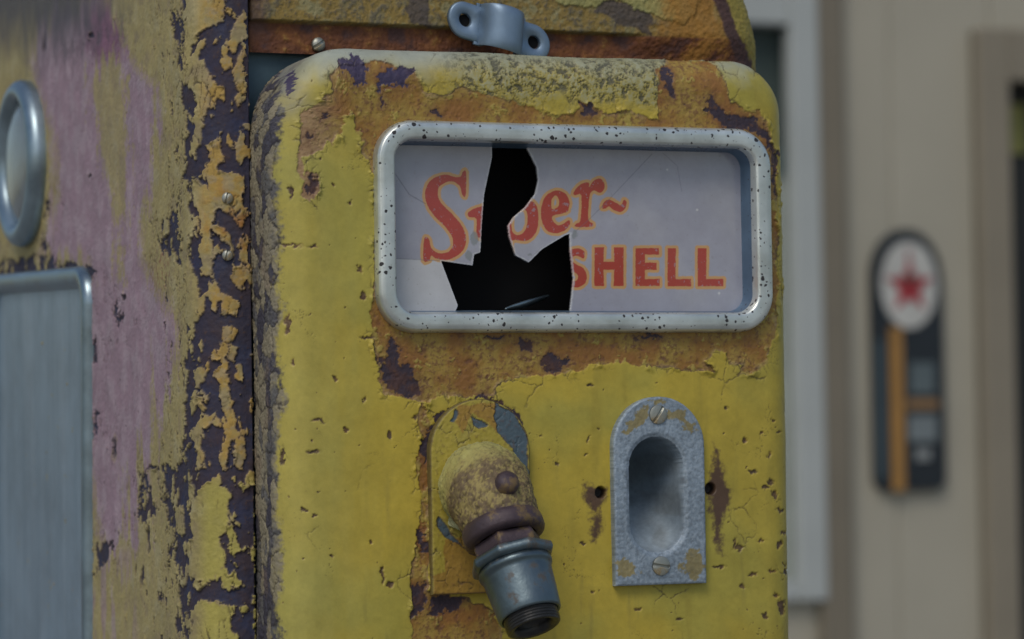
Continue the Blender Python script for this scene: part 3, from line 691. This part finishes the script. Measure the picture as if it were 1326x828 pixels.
# ---------------------------------------------------------------- side cover (left)
XLF = Xs-.031
def build_side():
    r = .028; y0 = YB-.002
    pth = []; 
    sp = .0006
    pth += [(Xs-.0005, y0+.010-.0006*i) for i in range(14)]
    fl = .003
    pth += [(Xs-.0015-fl*i/6, y0) for i in range(7)]
    for a in np.linspace(0, PI/2, 74)[1:]: pth.append((Xs-.0015-fl-r*math.sin(a), y0+r-r*math.cos(a)))
    pth += [(Xs-.0015-fl-r, y0+r+.0011*i) for i in range(1, 560)]
    pth = np.array(pth); s = np.concatenate([[0], np.cumsum(np.hypot(*np.diff(pth, axis=0).T))])
    zs = np.concatenate([np.linspace(.0, onY(300, 850, .05)[2]-.01, 40), np.arange(onY(300, 850, .05)[2], onY(300, -30, .05)[2], .0006), np.linspace(onY(300, -40, .05)[2], 1.75, 30)])
    P = np.zeros((len(zs), len(pth), 3)); P[..., 0] = pth[:, 0]; P[..., 1] = pth[:, 1]; P[..., 2] = zs[:, None]
    PX, PY = proj(P)
    sx = -np.repeat(s[None], len(zs), 0)/.00048; sz = -P[..., 2]/.00048
    w1 = fbm(sx, sz, 22, 5, 501, .65); w2 = fbm(sx, sz, 34, 5, 509, .65)
    big1 = fbm(sx, sz, 150, 4, 521); mid = fbm(sx, sz, 40, 5, 531, .6); fin = fbm(sx, sz, 7, 4, 541, .7); vst = fbm(sx*1.6, sz*.25, 60, 5, 551, .6)
    w3 = fbm(sx*1.3, sz*.7, 8, 4, 513, .65); w4 = fbm(sx, sz, 9, 4, 514, .65)
    wx = PX+w1*7+w3*2; wy = PY+w2*9+w4*2.5
    # dark zone on the corner where most coats have gone
    DZ = [[(240,-30),(233,20),(238,60),(243,95),(236,120),(243,152),(240,200),(236,235),(232,264),(222,280),(211,289),(207,310),(213,327),(228,340),(240,345),(246,380),(258,400),(250,430),(240,470),(240,520),(238,590),(228,606),(200,600),(181,617),(180,680),(198,672),(214,650),(226,690),(232,760),(245,860),(330,860),(330,-30)],
          [(0,338),(40,332),(80,338),(118,345),(128,352),(120,365),(60,368),(0,370)], [(120,700),(150,705),(148,718),(132,738),(122,745)],
          [(150,388),(157,396),(162,412),(155,424),(150,408)], [(68,330),(60,300),(66,260),(62,250),(56,320),(60,335)], [(122,540),(130,535),(128,560),(122,570)],
          [(222,15),(228,60),(232,90),(238,92),(236,40),(228,10)], [(120,435),(126,430),(127,470),(121,480)]]
    YR = [[(243,-20),(292,-20),(291,28),(272,36),(258,46),(250,76),(262,76),(266,86),(285,112),(278,132),(266,160),(258,150),(250,122),(243,100),(240,40)],
          [(268,184),(280,184),(291,202),(284,216),(272,228),(264,222),(274,208)],
          [(272,226),(300,224),(316,230),(316,272),(296,280),(280,274),(276,292),(292,300),(302,318),(302,336),(294,322),(280,302),(270,290),(268,250)],
          [(248,228),(268,236),(276,262),(276,300),(276,350),(262,356),(258,320),(262,290),(252,260)],
          [(234,236),(246,234),(248,290),(246,322),(250,350),(262,398),(250,428),(238,430),(236,340)],
          [(284,440),(295,455),(300,520),(310,560),(300,575),(290,608),(282,600),(292,560),(288,528),(278,478),(286,470)],
          [(254,480),(262,474),(266,492),(258,506),(252,500)], [(263,535),(280,532),(278,548),(264,556),(262,580),(266,604),(258,604),(250,560)],
          [(248,650),(262,630),(276,622),(298,636),(298,660),(296,690),(288,700),(293,738),(272,750),(246,744),(245,712),(250,690)],
          [(248,788),(270,780),(302,784),(300,860),(246,860)], [(300,340),(316,350),(314,375),(300,368)], [(290,380),(312,392),(308,410),(286,404)],
          [(302,90),(316,60),(318,130),(306,140)], [(292,60),(300,40),(318,10),(318,40),(304,70)], [(190,612),(208,606),(214,640),(205,655),(196,640)],[(226,655),(238,660),(240,690),(230,688)],
          [(296,440),(308,448),(304,470),(296,460)], [(303,560),(318,570),(314,610),(304,600)]]
    HL = [[(262,40),(276,36),(284,50),(280,75),(266,82),(260,66)]]
    dz = usdf(wx, wy, DZ); yr = usdf(wx, wy, YR); hl = usdf(wx, wy, HL)
    rem = np.maximum(yr, -hl)
    rn = fbm(sx*1.1, sz*.7, 22, 5, 561, .52)
    rem = np.minimum(rem, (.27-.12*ss(.1,.6,mid)-rn)*20)                     # scattered flakes that still hold
    chip = np.minimum((.92-rn-.12*ss(200, 235, PX)-.3*ss(170, 235, PX)-.25*ss(600, 800, PY)*ss(100, 200, PX))*20, blobs(PX+w1*3, PY+w2*3, [(120,46,3,3),(163,385,2,3),(195,700,2,14),(187,745,2,10),(118,228,2,2),(150,580,1.5,10),(60,60,3,2)]))
    dark = np.maximum(np.minimum(dz, chip), -np.where(dz < 0, rem, 30))
    dark = np.where(dz < 0, np.maximum(dz, -rem), chip)
    dm = ss(.7, -.7, dark)
    yc = np.zeros(P.shape)+np.array([.38, .315, .135]); yc = mix(yc, [.42, .37, .21], ss(0, .6, mid)*.6); yc = mix(yc, [.27, .21, .14], ss(0, .7, -mid)*.5)
    yc = mix(yc, [.25, .19, .12], ss(.3, .7, fin)*.35)
    vx_ = PX+w1*7+vst*16; vy_ = PY+vst*30+w2*8
    PK = [[(40,70),(70,10),(130,-10),(150,10),(165,60),(172,78),(185,95),(205,110),(212,160),(200,190),(195,220),(186,250),(184,300),(190,340),(205,370),(215,390),(228,420),(226,460),(220,500),(205,540),(195,570),(182,620),(178,705),(135,715),(115,600),(112,500),(110,430),(120,370),(110,335),(52,330),(62,300),(74,250),(70,180),(50,120)]]
    YS = [[(118,100),(132,78),(150,70),(163,88),(160,130),(166,200),(162,240),(165,272),(152,292),(142,240),(126,190)], [(150,310),(160,305),(163,370),(155,372)]]
    pk = ss(9, -11, usdf(vx_, vy_, PK)+fin*8+vst*8)
    pk *= 1-ss(5, -5, usdf(vx_, vy_, YS)+mid*5+fin*7)*.9
    pk = np.maximum(pk, ss(700, 720, PY)*ss(190, 165, PX)*ss(.0, .3, vst)*.6)
    pk = np.where(PX < 0, ss(-.1, .25, big1+vst*.3), pk)
    pc = np.zeros(P.shape)+np.array([.34, .235, .28]); pc = mix(pc, [.42, .33, .37], ss(-.3, .6, mid+vst*.4)*.7); pc = mix(pc, [.25, .09, .17], ss(60, 15, np.hypot((PX-140)*1.3, (PY-40)*.9)+w1*18)*.8)
    col = yc*(1-pk[..., None])+pc*pk[..., None]
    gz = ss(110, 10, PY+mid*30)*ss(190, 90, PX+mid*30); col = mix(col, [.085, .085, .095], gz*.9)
    cor = ss(250, 275, PX)
    col = mix(col, [.43, .27, .06], cor*ss(-.4, .2, mid)*.85*ss(640, 600, PY)); col = mix(col, [.36, .29, .17], cor*ss(0, .4, w1)*.7*ss(640, 600, PY)); col = mix(col, [.42, .37, .08], cor*ss(600, 640, PY)*.8)
    scr = ss(50, 15, np.hypot(PX-297, (PY-300)*.6)); col = mix(col, [.36, .15, .035], scr*ss(-.1, .5, mid)*.8)
    col = mix(col, [.34, .24, .15], cor*ss(3.5, 0, np.abs(rem))*.6)
    rr_ = ss(0, 1, ss(30, 0, np.hypot(PX-210, (PY-350)*.5))); col = mix(col, [.22, .09, .06], rr_*ss(0, .4, fin)*.7)
    dc = np.zeros(P.shape)+np.array([.040, .036, .062]); dc = mix(dc, [.055, .038, .048], ss(-.1, .5, mid)*.8); dc = mix(dc, [.035, .045, .10], ss(.1, .6, -mid)*.6)
    dc = mix(dc, [.10, .055, .035], ss(.35, .7, fin)*.6)
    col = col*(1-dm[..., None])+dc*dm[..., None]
    ring = ss(2.2, .2, np.abs(dark-.8)); col = mix(col, [.36, .29, .17], ring*ss(0, .5, -mid)*.5*(1-dm))
    crk_e, _, _ = cell(sx*1.6+w1*5, sz*.5+w2*5, 15, 55); crk = ss(.1, 0, crk_e)*ss(40, 5, dz)*(1-dm)*ss(-.1, .4, fbm(sx, sz, 60, 3, 571))
    col = mix(col, [.05, .04, .035], crk*.8+ss(1.1, 0, np.abs(dark))*.55*(1-crk))
    col = mix(col, [.018, .016, .016], ss(319, 326, PX)*0+np.repeat(ss(.0098, .006, s)[None], len(zs), 0)*.85)
    h = (1-dm)*.0011-crk*.0009+ss(5, .3, dark)*(1-dm)*.0012*ss(0, .6, fbm(sx, sz, 26, 3, 581))+fin*.00025+mid*.0003
    h *= np.repeat(ss(.006, .012, s)[None], len(zs), 0)
    Nn = normals(P); s_ = -np.sign(Nn[..., 0].mean()); P2 = P+Nn*s_*h[..., None]
    sidec = grid_obj('side_cover', P2, M_paint_rough, pump, col, flip=(s_ < 0))
    xf = Xs-.0015-fl-r
    for (x, y, k) in ((294, 257, .0034), (294, 331, .0032)):
        q = onY(x, y, y0+.002); screw('screw', q+np.array([0, -.001, 0]), (-.35, -1, 0), k, sidec, 1.3, .0022)
    return sidec, xf
sidec, xf = build_side()
# round sight glass and sheet door on the side cover
q = onX(37, 212, xf); top = onX(20, 104, xf)
Rg = .0600
gp = [(0, Rg), (.006, Rg+.0005), (.010, Rg-.001), (.0125, Rg-.004), (.0135, Rg-.008), (.0125, Rg-.012), (.0085, Rg-.0155), (.003, Rg-.017), (.002, Rg-.0175)]
gb = lathe('sight_glass_ring', q, (-1, 0, 0), gp, M_chrome, sidec, 160)
m_lens, nt, b = newmat('clouded_lens'); n_ = noise_tex(nt, 25, 6, .6)
r_ = ramp(nt, [(.3, (.12, .13, .12)), (.7, (.20, .26, .30))]); nt.links.new(n_.outputs['Fac'], r_.inputs[0]); nt.links.new(r_.outputs[0], b.inputs['Base Color']); b.inputs['Roughness'].default_value = .15; b.inputs['Coat Weight'].default_value = .5
lathe('lens', q, (-1, 0, 0), [(.0040, Rg-.0145), (.0075, Rg-.017), (.0095, Rg-.024), (.0115, Rg-.034), (.0125, .006), (.0126, 0)], m_lens, gb, 120)
tr = onX(123, 500, xf); tt = onX(60, 357, xf)
hy = .15; hzz = .26
dU = np.array([0, -.9995, -.032]); dV = np.array([0, -.032, .9995]); cdoor = np.array([xf, tr[1], tt[2]])-dU*hy-dV*hzz
pr = [(0, 0), (.0005, .003), (.002, .0060), (.004, .0068), (.0095, .0066), (.0125, .0056), (.0150, .0016), (.0175, .0010)]
fr2 = sweep_bezel('side_door_frame', cdoor, dU, dV, (-1, 0, 0), hy, hzz, .028, pr, M_chrome, sidec)
extr('side_door_sheet', rr_outline(hy-.012, hzz-.012, .017)[0], cdoor, dU, dV, (-1, 0, 0), .0005, .0014, M_sidepane, fr2)
# ---------------------------------------------------------------- upper housing behind the casing
def build_top():
    zl = onY(640, 76, .055)[2]; zled = onY(640, 38, .052)[2]; zt = 1.62
    XRt = onY(971, 70, .075)[0]+.0085
    r = .032
    def path(xr, y0):
        p = [(Xs+.0025, y0+.012), (Xs+.0025, y0+.001), (Xs+.0035, y0)]
        p += [(x, y0) for x in np.linspace(Xs+.004, xr-r, 560)]
        p += [(xr-r+r*math.sin(a), y0+r-r*math.cos(a)) for a in np.linspace(0, PI/2, 70)[1:]]
        p += [(xr, y0+r+.004*i) for i in range(1, 90)]
        return p
    zs = np.concatenate([np.arange(zl-.0006, 1.42, .0006), np.linspace(1.421, zt, 40)])
    P = np.zeros((len(zs), len(path(1, 0)), 3))
    for i, z in enumerate(zs):
        dz = max(0, z-zl); xr = XRt-3.2*dz**2-.09*dz
        y0 = .0600-.0055*float(ss(zled-.0006, zled+.0012, np.array(z)))+.6*max(0, z-zled-.02)**2
        P[i, :, :2] = path(xr, y0); P[i, :, 2] = z
    xe = P[..., 0]; stp = .0055*ss(zled-.0006, zled+.0012, P[..., 2]); P[..., 1] += (stp-.0055)*0+stp*ss(onY(800, 40, .05)[0], onY(850, 40, .05)[0], xe)-.0055*ss(onY(800, 40, .05)[0], onY(850, 40, .05)[0], xe)*ss(zl, zled+.004, P[..., 2])
    PX, PY = proj(P); sx = P[..., 0]/.00048; sz = -P[..., 2]/.00048; sxx = sx+P[..., 1]/.00048
    w1 = fbm(sxx, sz, 30, 5, 601, .65); w2 = fbm(sxx, sz, 30, 5, 602, .65); mid = fbm(sxx, sz, 40, 5, 603, .65); fin = fbm(sxx, sz, 7, 4, 605, .7)
    # keep the ledge only between x=345 and 830: blend out beyond
    col = np.zeros(P.shape)+np.array([.15, .055, .026]); col = mix(col, [.25, .10, .03], ss(0, .6, mid)*.8); col = mix(col, [.065, .04, .045], ss(0, .55, -mid)*.7); col = mix(col, [.33, .19, .05], ss(.5, .8, mid+fin*.3)*.7)
    upr = ss(zled-.001, zled+.0006, P[..., 2])
    uc = np.zeros(P.shape)+np.array([.27, .19, .055]); uc = mix(uc, [.20, .18, .10], ss(0, .5, mid)*.7); uc = mix(uc, [.09, .085, .075], ss(.05, .5, fin+mid*.5)*.6); uc = mix(uc, [.30, .30, .17], ss(.15, .6, -mid)*.6)
    mp = usdf(PX+w1*8, PY+w2*6, [[(540,-10),(555,5),(560,40),(545,33),(530,30),(525,10)], [(780,-10),(800,6),(830,10),(843,26),(845,50),(825,35),(800,30),(770,14)]])
    uc = mix(uc, [.085, .07, .065], ss(2, -2, mp)*.9)
    pale = usdf(PX+w1*8, PY+w2*6, [[(720,-20),(725,5),(760,10),(790,0),(830,16),(850,20),(885,32),(900,20),(905,-20)]]); uc = mix(uc, [.36, .35, .13], ss(1, -1, pale)*.8)
    org = ss(835, 880, PX+w1*20)*ss(935, 920, PX-PY*.4+8); uc = mix(uc, [.36, .18, .035], org*.85)
    col = col*(1-upr[..., None])+uc*upr[..., None]
    col = mix(col, [.36, .18, .035], ss(850, 890, PX+w1*14)*ss(0, .5, mid+.2)*.7)
    bar = ss(11, 7, np.abs(PX-(932+PY*.4)+w1*4)); col = mix(col, [.075, .042, .045], bar*.95)
    yr = ss(6, 10, PX-(932+PY*.4)+w1*4); col = mix(col, [.33, .27, .06], yr*.95); col = mix(col, [.2, .12, .04], yr*ss(.2, .7, fin)*.6)
    lf = ss(352, 335, PX+w1*8)*ss(75, 20, PY); col = mix(col, [.14, .08, .07], lf*.7)
    h = fin*.0006+mid*.0005+upr*ss(1, -1, pale)*.0008
    Nn = normals(P); s_ = -np.sign(Nn[:, 100:500, 1].mean()); P2 = P+Nn*s_*h[..., None]
    hs = grid_obj('upper_housing', P2, M_paint_rough, pump, col, flip=(s_ < 0))
    q = onY(412, 58, .058); screw('rivet', q, (0, -1, 0), .0042, hs, .6, .003)
    q = onY(590, 48, .052)
    return hs, XRt
hous, XRt = build_top()
boxm('inner_frame', (Xs+.001, .066, .0), (XRt-.016, .50, 1.40), M_teal, pump)
boxm('base_cabinet', (Xs-.001, .0, .0), (XRt-.004, .052, .80), plain('faded_yellow_lower_paint', (.36, .29, .06), .6, var=.4, scale=20), pump, bev=.012)
# ---------------------------------------------------------------- pipe clamp
def build_clamp():
    o = onY(646, 41, .046); a_ = math.radians(-15)
    U = np.array([math.cos(a_), 0, math.sin(a_)]); V = np.array([-math.sin(a_)*.4, 0, 1.0]); V /= np.linalg.norm(V); Nn = np.array([0, -1.0, 0])
    rad = .0128; hh = .0128
    th = np.linspace(PI, 0, 60)
    prof = [(-.0165, 0), (-.0145, .0002)]+[(rad*1.0*math.cos(t), rad*1.3*math.sin(t)**.8) for t in th]+[(.0145, .0002), (.0165, 0)]
    vs = np.linspace(-hh, hh, 24); P = np.zeros((24, len(prof), 3))
    for i, v in enumerate(vs):
        e = 1-.10*(abs(v)/hh)**6
        for j, (s, n) in enumerate(prof): P[i, j] = o+U*s+V*v+Nn*n*e
    cl = grid_obj('pipe_clamp', P, M_clamp, pump); m = cl.modifiers.new('t', 'SOLIDIFY'); m.thickness = .003; m.offset = 0
    b = cl.modifiers.new('b', 'BEVEL'); b.width = .0008; b.segments = 2; b.limit_method = 'ANGLE'
    for sg in (-1, 1):
        hc = sg*.0235; er = .0112; rin = .0040; n = 64; rings = []
        ts = np.linspace(0, 2*PI, n, endpoint=False)
        out = []
        for t in ts:
            cx, cy = math.cos(t), math.sin(t)
            if cx*sg >= 0: out.append(er)
            else:
                L = er/abs(cy) if abs(cy) > 1e-6 else 9; L2 = .0125/abs(cx); out.append(min(L, L2))
        out = np.array(out)
        def ring(rr, h): return np.stack([o+U*(hc+rr[k]*math.cos(ts[k]))+V*(rr[k]*math.sin(ts[k]))+Nn*h for k in range(n)])
        zi = np.full(n, rin)
        P = np.stack([ring(zi, -.0015), ring(zi, .0012), ring(zi+.0007, .0022), ring(out-.0012, .0022), ring(out-.0003, .0016), ring(out, .0008), ring(out, -.0015), ring(zi, -.0015)])
        grid_obj('clamp_ear', P, M_clamp, cl, wrap=True)
        lathe('ear_hole', o+U*hc, Nn, [(-.0012, .0039), (-.0011, 0)], M_dark, cl, 32)
build_clamp()
# ================================================================== BACKGROUND BUILDING (wall at Y = 5)
YW = 5.0
def bx(x0, x1, y0, y1, d0, d1):
    """box standing on the wall whose front outline matches these photo columns; d = metres in front of the wall"""
    a = onY(x0, (y0+y1)/2, YW-d1); b_ = onY(x1, (y0+y1)/2, YW-d1); t = onY((x0+x1)/2, y0, YW-d1)[2]; bt = onY((x0+x1)/2, y1, YW-d1)[2]
    return (a[0], YW-d1, bt), (b_[0], YW-d0, t)
bld = tag(empty('station_building', (onY(1180, 400, YW)[0], YW, 0)), 'blurred beige boarded building wall with white framed window behind the pump', 'building')
M_wall = plain('beige_board_paint', (.40, .375, .30), .7, var=.06, scale=2.5, bs=.05)
M_trim = plain('taupe_trim_paint', (.20, .175, .13), .6, var=.08, scale=3)
M_trim2 = plain('brown_door_casing', (.25, .22, .165), .6, var=.08, scale=3)
M_white = plain('white_window_paint', (.42, .45, .44), .5, var=.05, scale=4)
M_pane, nt, b = newmat('window_pane'); b.inputs['Specular IOR Level'].default_value = .15; n_ = noise_tex(nt, 1.3, 3, .5); r_ = ramp(nt, [(.35, (.03, .045, .045)), (.65, (.10, .13, .12))]); nt.links.new(n_.outputs['Fac'], r_.inputs[0]); nt.links.new(r_.outputs[0], b.inputs['Base Color']); b.inputs['Roughness'].default_value = .4
xa = onY(1098, 400, YW)[0]; xdoor = onY(1322, 400, YW)[0]
# wall boards (vertical), built around the window opening
def wallbox(x0, x1, z0, z1, d=.0, th=.12, name='wall_board', mat=M_wall): return boxm(name, (x0, YW-d, z0), (x1, YW-d+th, z1), mat, bld, bev=.004)
jx0 = onY(1055, 400, YW)[0]; 
wz0 = onY(1040, 778, YW)[2]; wz1 = onY(1040, -8, YW)[2]
xm = onY(1158, 400, YW)[0]; xn = onY(1215, 400, YW)[0]; xo = onY(1262, 400, YW)[0]
for (p, q_) in ((xa-.10, xm), (xm, xo+.06)): wallbox(p+.001, q_-.001, 0, 4.2)
wallbox(xo+.062, xo+2.6, onY(1290, 38, YW)[2], 4.2)
wallbox(xo-2.6, xa-.102, wz1, 4.2); wallbox(xo-2.6, xa-.102, 0, wz0)
lo, hi = bx(1060, 1100, -100, 900, -.02, .03); boxm('window_trim', (lo[0], lo[1], 0.0), (hi[0], hi[1], 3.6), M_trim, bld, bev=.006)
# window
wx0, wx1 = xo-1.9, onY(1058, 400, YW)[0]
lo, hi = bx(1030, 1058, 0, 778, -.01, .035)
wf = boxm('window', (lo[0], lo[1], wz0), (wx1, hi[1], wz1), M_white, bld, bev=.006)
boxm('window_sill', (wx0, YW-.033, wz0+.001), (lo[0]-.001, YW+.02, wz0+.05), M_white, wf, bev=.006)
boxm('window_head', (wx0, YW-.034, onY(1000, 34, YW)[2]), (lo[0]-.001, YW+.02, wz1), M_white, wf, bev=.006)
boxm('pane', (wx0, YW+.03, wz0), (lo[0]+.02, YW+.036, wz1), M_pane, wf)
blz = onY(1000, 215, YW)[2]
boxm('blind', (wx0, YW+.012, wz0+.052), (lo[0]-.001, YW+.02, blz), plain('pale_blind', (.36, .40, .36), .7), wf)
boxm('blind_rail', (wx0, YW+.0, blz-.02), (lo[0]-.001, YW+.011, blz+.05), plain('dark_blind_rail', (.06, .09, .085), .5), wf)
# door casing and dark doorway
lo, hi = bx(1276, 1316, 38, 900, -.02, .04)
dzt = onY(1290, 40, YW)[2]
dc_ = boxm('door_casing', (lo[0], lo[1], 0), (hi[0], YW+.02, dzt), M_trim2, bld, bev=.006)
boxm('casing_head', (hi[0]+.001, lo[1], dzt-.13), (hi[0]+1.1, YW+.02, dzt), M_trim2, dc_, bev=.006)
boxm('shadow_band', (xo+.061, YW-.008, 0), (lo[0]-.002, YW+.02, dzt-.002), plain('shadow_band_dark', (.10, .10, .09), .6), dc_)  # solid dark strip standing in for the shadow band beside the casing
boxm('door', (hi[0]+.001, YW+.10, 0), (hi[0]+1.1, YW+.14, dzt-.02), plain('dark_door', (.02, .02, .018), .5), bld)
kp = onY(1321, 165, YW+.08)
boxm('yellow_notice', (hi[0]+.003, YW+.085, onY(1321, 195, YW)[2]), (hi[0]+.12, YW+.095, onY(1321, 130, YW)[2]), plain('yellow_card', (.30, .29, .08), .6), bld, bev=.003)
# ---------------------------------------------------------------- pump shaped thermometer sign
def build_sign():
    s = .00176/1.0
    ctr = onY(1178, 466, YW-.02); U = (1, 0, 0); V = (0, 0, 1); Nn = (0, -1, 0)
    top = onY(1172, 297, YW-.02)[2]; bot = onY(1180, 635, YW-.02)[2]; lx = onY(1131, 466, YW-.02)[0]; rx = onY(1222, 466, YW-.02)[0]
    cx = (lx+rx)/2; hw = (rx-lx)/2
    root = tag(empty('wall_sign', (cx, YW, bot)), 'small dark pump shaped sign with a red star hanging on the beige wall', 'sign')
    pts = [(hw*math.cos(a), top-hw*1.25+hw*1.25*math.sin(a)) for a in np.linspace(0, PI, 40)]
    pts += [(-hw+.03*(1-math.cos(a))-0, bot+.03*(1-math.sin(a))) for a in np.linspace(0, PI/2, 8)]+[(hw-.03*(1-math.sin(a)), bot+.03*(1-math.cos(a))) for a in np.linspace(0, PI/2, 8)]
    o = np.array([cx, YW, 0])
    extr('backing_plate', pts, o, U, V, Nn, .001, .022, plain('dark_navy_enamel', (.014, .02, .026), .5, var=.2), root)
    q = onY(1178, 369, YW-.03); rx_ = .0775; rz_ = .108
    disc = extr('globe_disc', [(rx_*math.cos(a), rz_*math.sin(a)) for a in np.linspace(0, 2*PI, 48, endpoint=False)], [q[0], YW, q[2]], U, V, Nn, .0225, .028, plain('white_enamel', (.50, .50, .47), .35), root)
    M_red = plain('red_enamel', (.33, .02, .03), .4)
    Rr = .070; st = []
    for k in range(10):
        a = PI/2+k*PI/5; rr = Rr if k % 2 == 0 else Rr*.40; st.append((rr*math.cos(a), rr*math.sin(a)))
    extr('star', st, [q[0], YW, q[2]-.004], U, V, Nn, .0285, .031, M_red, disc)
    M_grn = plain('green_enamel', (.03, .06, .045), .4)
    extr('letter_t', [(-.016, .018), (.016, .018), (.016, .009), (.005, .009), (.005, -.014), (-.005, -.014), (-.005, .009), (-.016, .009)], [q[0], YW, q[2]+.006], U, V, Nn, .0315, .033, M_grn, disc)
    t2 = plain('pink_mark', (.32, .17, .17), .5)
    extr('small_mark', [(-.008, .0), (.008, .0), (.005, .022), (-.005, .022)], [q[0], YW, q[2]+.066], U, V, Nn, .0285, .030, t2, disc)
    def rect(nm, x0, x1, y0, y1, h0, h1, m):
        a = onY(x0, (y0+y1)/2, YW-.03); b_ = onY(x1, (y0+y1)/2, YW-.03); t = onY((x0+x1)/2, y0, YW-.03)[2]; bt = onY((x0+x1)/2, y1, YW-.03)[2]
        return boxm(nm, (a[0], YW-h1, bt), (b_[0], YW-h0, t), m, root, bev=.002)
    M_or = plain('orange_enamel', (.36, .19, .05), .45)
    rect('hose_stripe', 1155, 1171, 424, 636, .0225, .03, M_or); rect('cross_band', 1175, 1217, 517, 530, .0225, .028, plain('tan_enamel', (.25, .15, .07), .5))
    rect('glass_panel', 1180, 1212, 470, 510, .0225, .026, plain('grey_enamel', (.10, .13, .14), .4))
    rect('price_panel', 1178, 1215, 538, 572, .0225, .026, plain('pale_grey_enamel', (.17, .20, .21), .4)); rect('emblem', 1188, 1206, 582, 596, .0225, .026, plain('light_enamel', (.26, .28, .28), .4))
    rect('side_highlight_band', 1136, 1149, 440, 620, .0225, .025, plain('blue_grey_enamel', (.045, .07, .085), .4))
build_sign()
# ---------------------------------------------------------------- ground
g = boxm('ground', (-400, -400, -.2), (400, 400, 0), plain('pale_concrete', (.24, .23, .21), .85, var=.2, scale=1.5)); tag(g, 'grey concrete forecourt below the pump', kind='structure')
# ================================================================== light
w = bpy.data.worlds.new('World'); sc.world = w; w.use_nodes = True
nt = w.node_tree; sky = nt.nodes.new('ShaderNodeTexSky'); sky.sky_type = 'NISHITA'; sky.sun_disc = False
SE, SR = math.radians(50), math.radians(222)
sky.sun_elevation = SE; sky.sun_rotation = SR; sky.air_density = 1.2; sky.dust_density = 2.0
nt.links.new(sky.outputs[0], nt.nodes['Background'].inputs[0]); nt.nodes['Background'].inputs[1].default_value = .1
L = bpy.data.lights.new('sun', 'SUN'); L.energy = 1.1; L.angle = math.radians(24); L.color = (1, .93, .82)
lo_ = bpy.data.objects.new('sun', L); COL.objects.link(lo_)
sd_ = Vector((math.sin(SR)*math.cos(SE), math.cos(SR)*math.cos(SE), math.sin(SE)))   # towards the sun
lo_.rotation_euler = sd_.to_track_quat('Z', 'Y').to_euler(); lo_.location = (-2, -3, 4)
# ================================================================== camera
cam = bpy.data.cameras.new('camera'); co = bpy.data.objects.new('camera', cam); COL.objects.link(co)
cam.sensor_width = 36; cam.lens = 36*F/1326; cam.clip_end = 2000; cam.clip_start = .05
R3 = Matrix(((rgt[0], up[0], -fwd[0]), (rgt[1], up[1], -fwd[1]), (rgt[2], up[2], -fwd[2])))
co.matrix_world = Matrix.Translation(Vector(CAM)) @ R3.to_4x4()
cam.dof.use_dof = True; cam.dof.focus_distance = 1.84; cam.dof.aperture_fstop = 8.2
sc.camera = co
sc.view_settings.view_transform = 'Standard'; sc.view_settings.look = 'None'; sc.view_settings.gamma = 1; sc.view_settings.exposure = -0.12
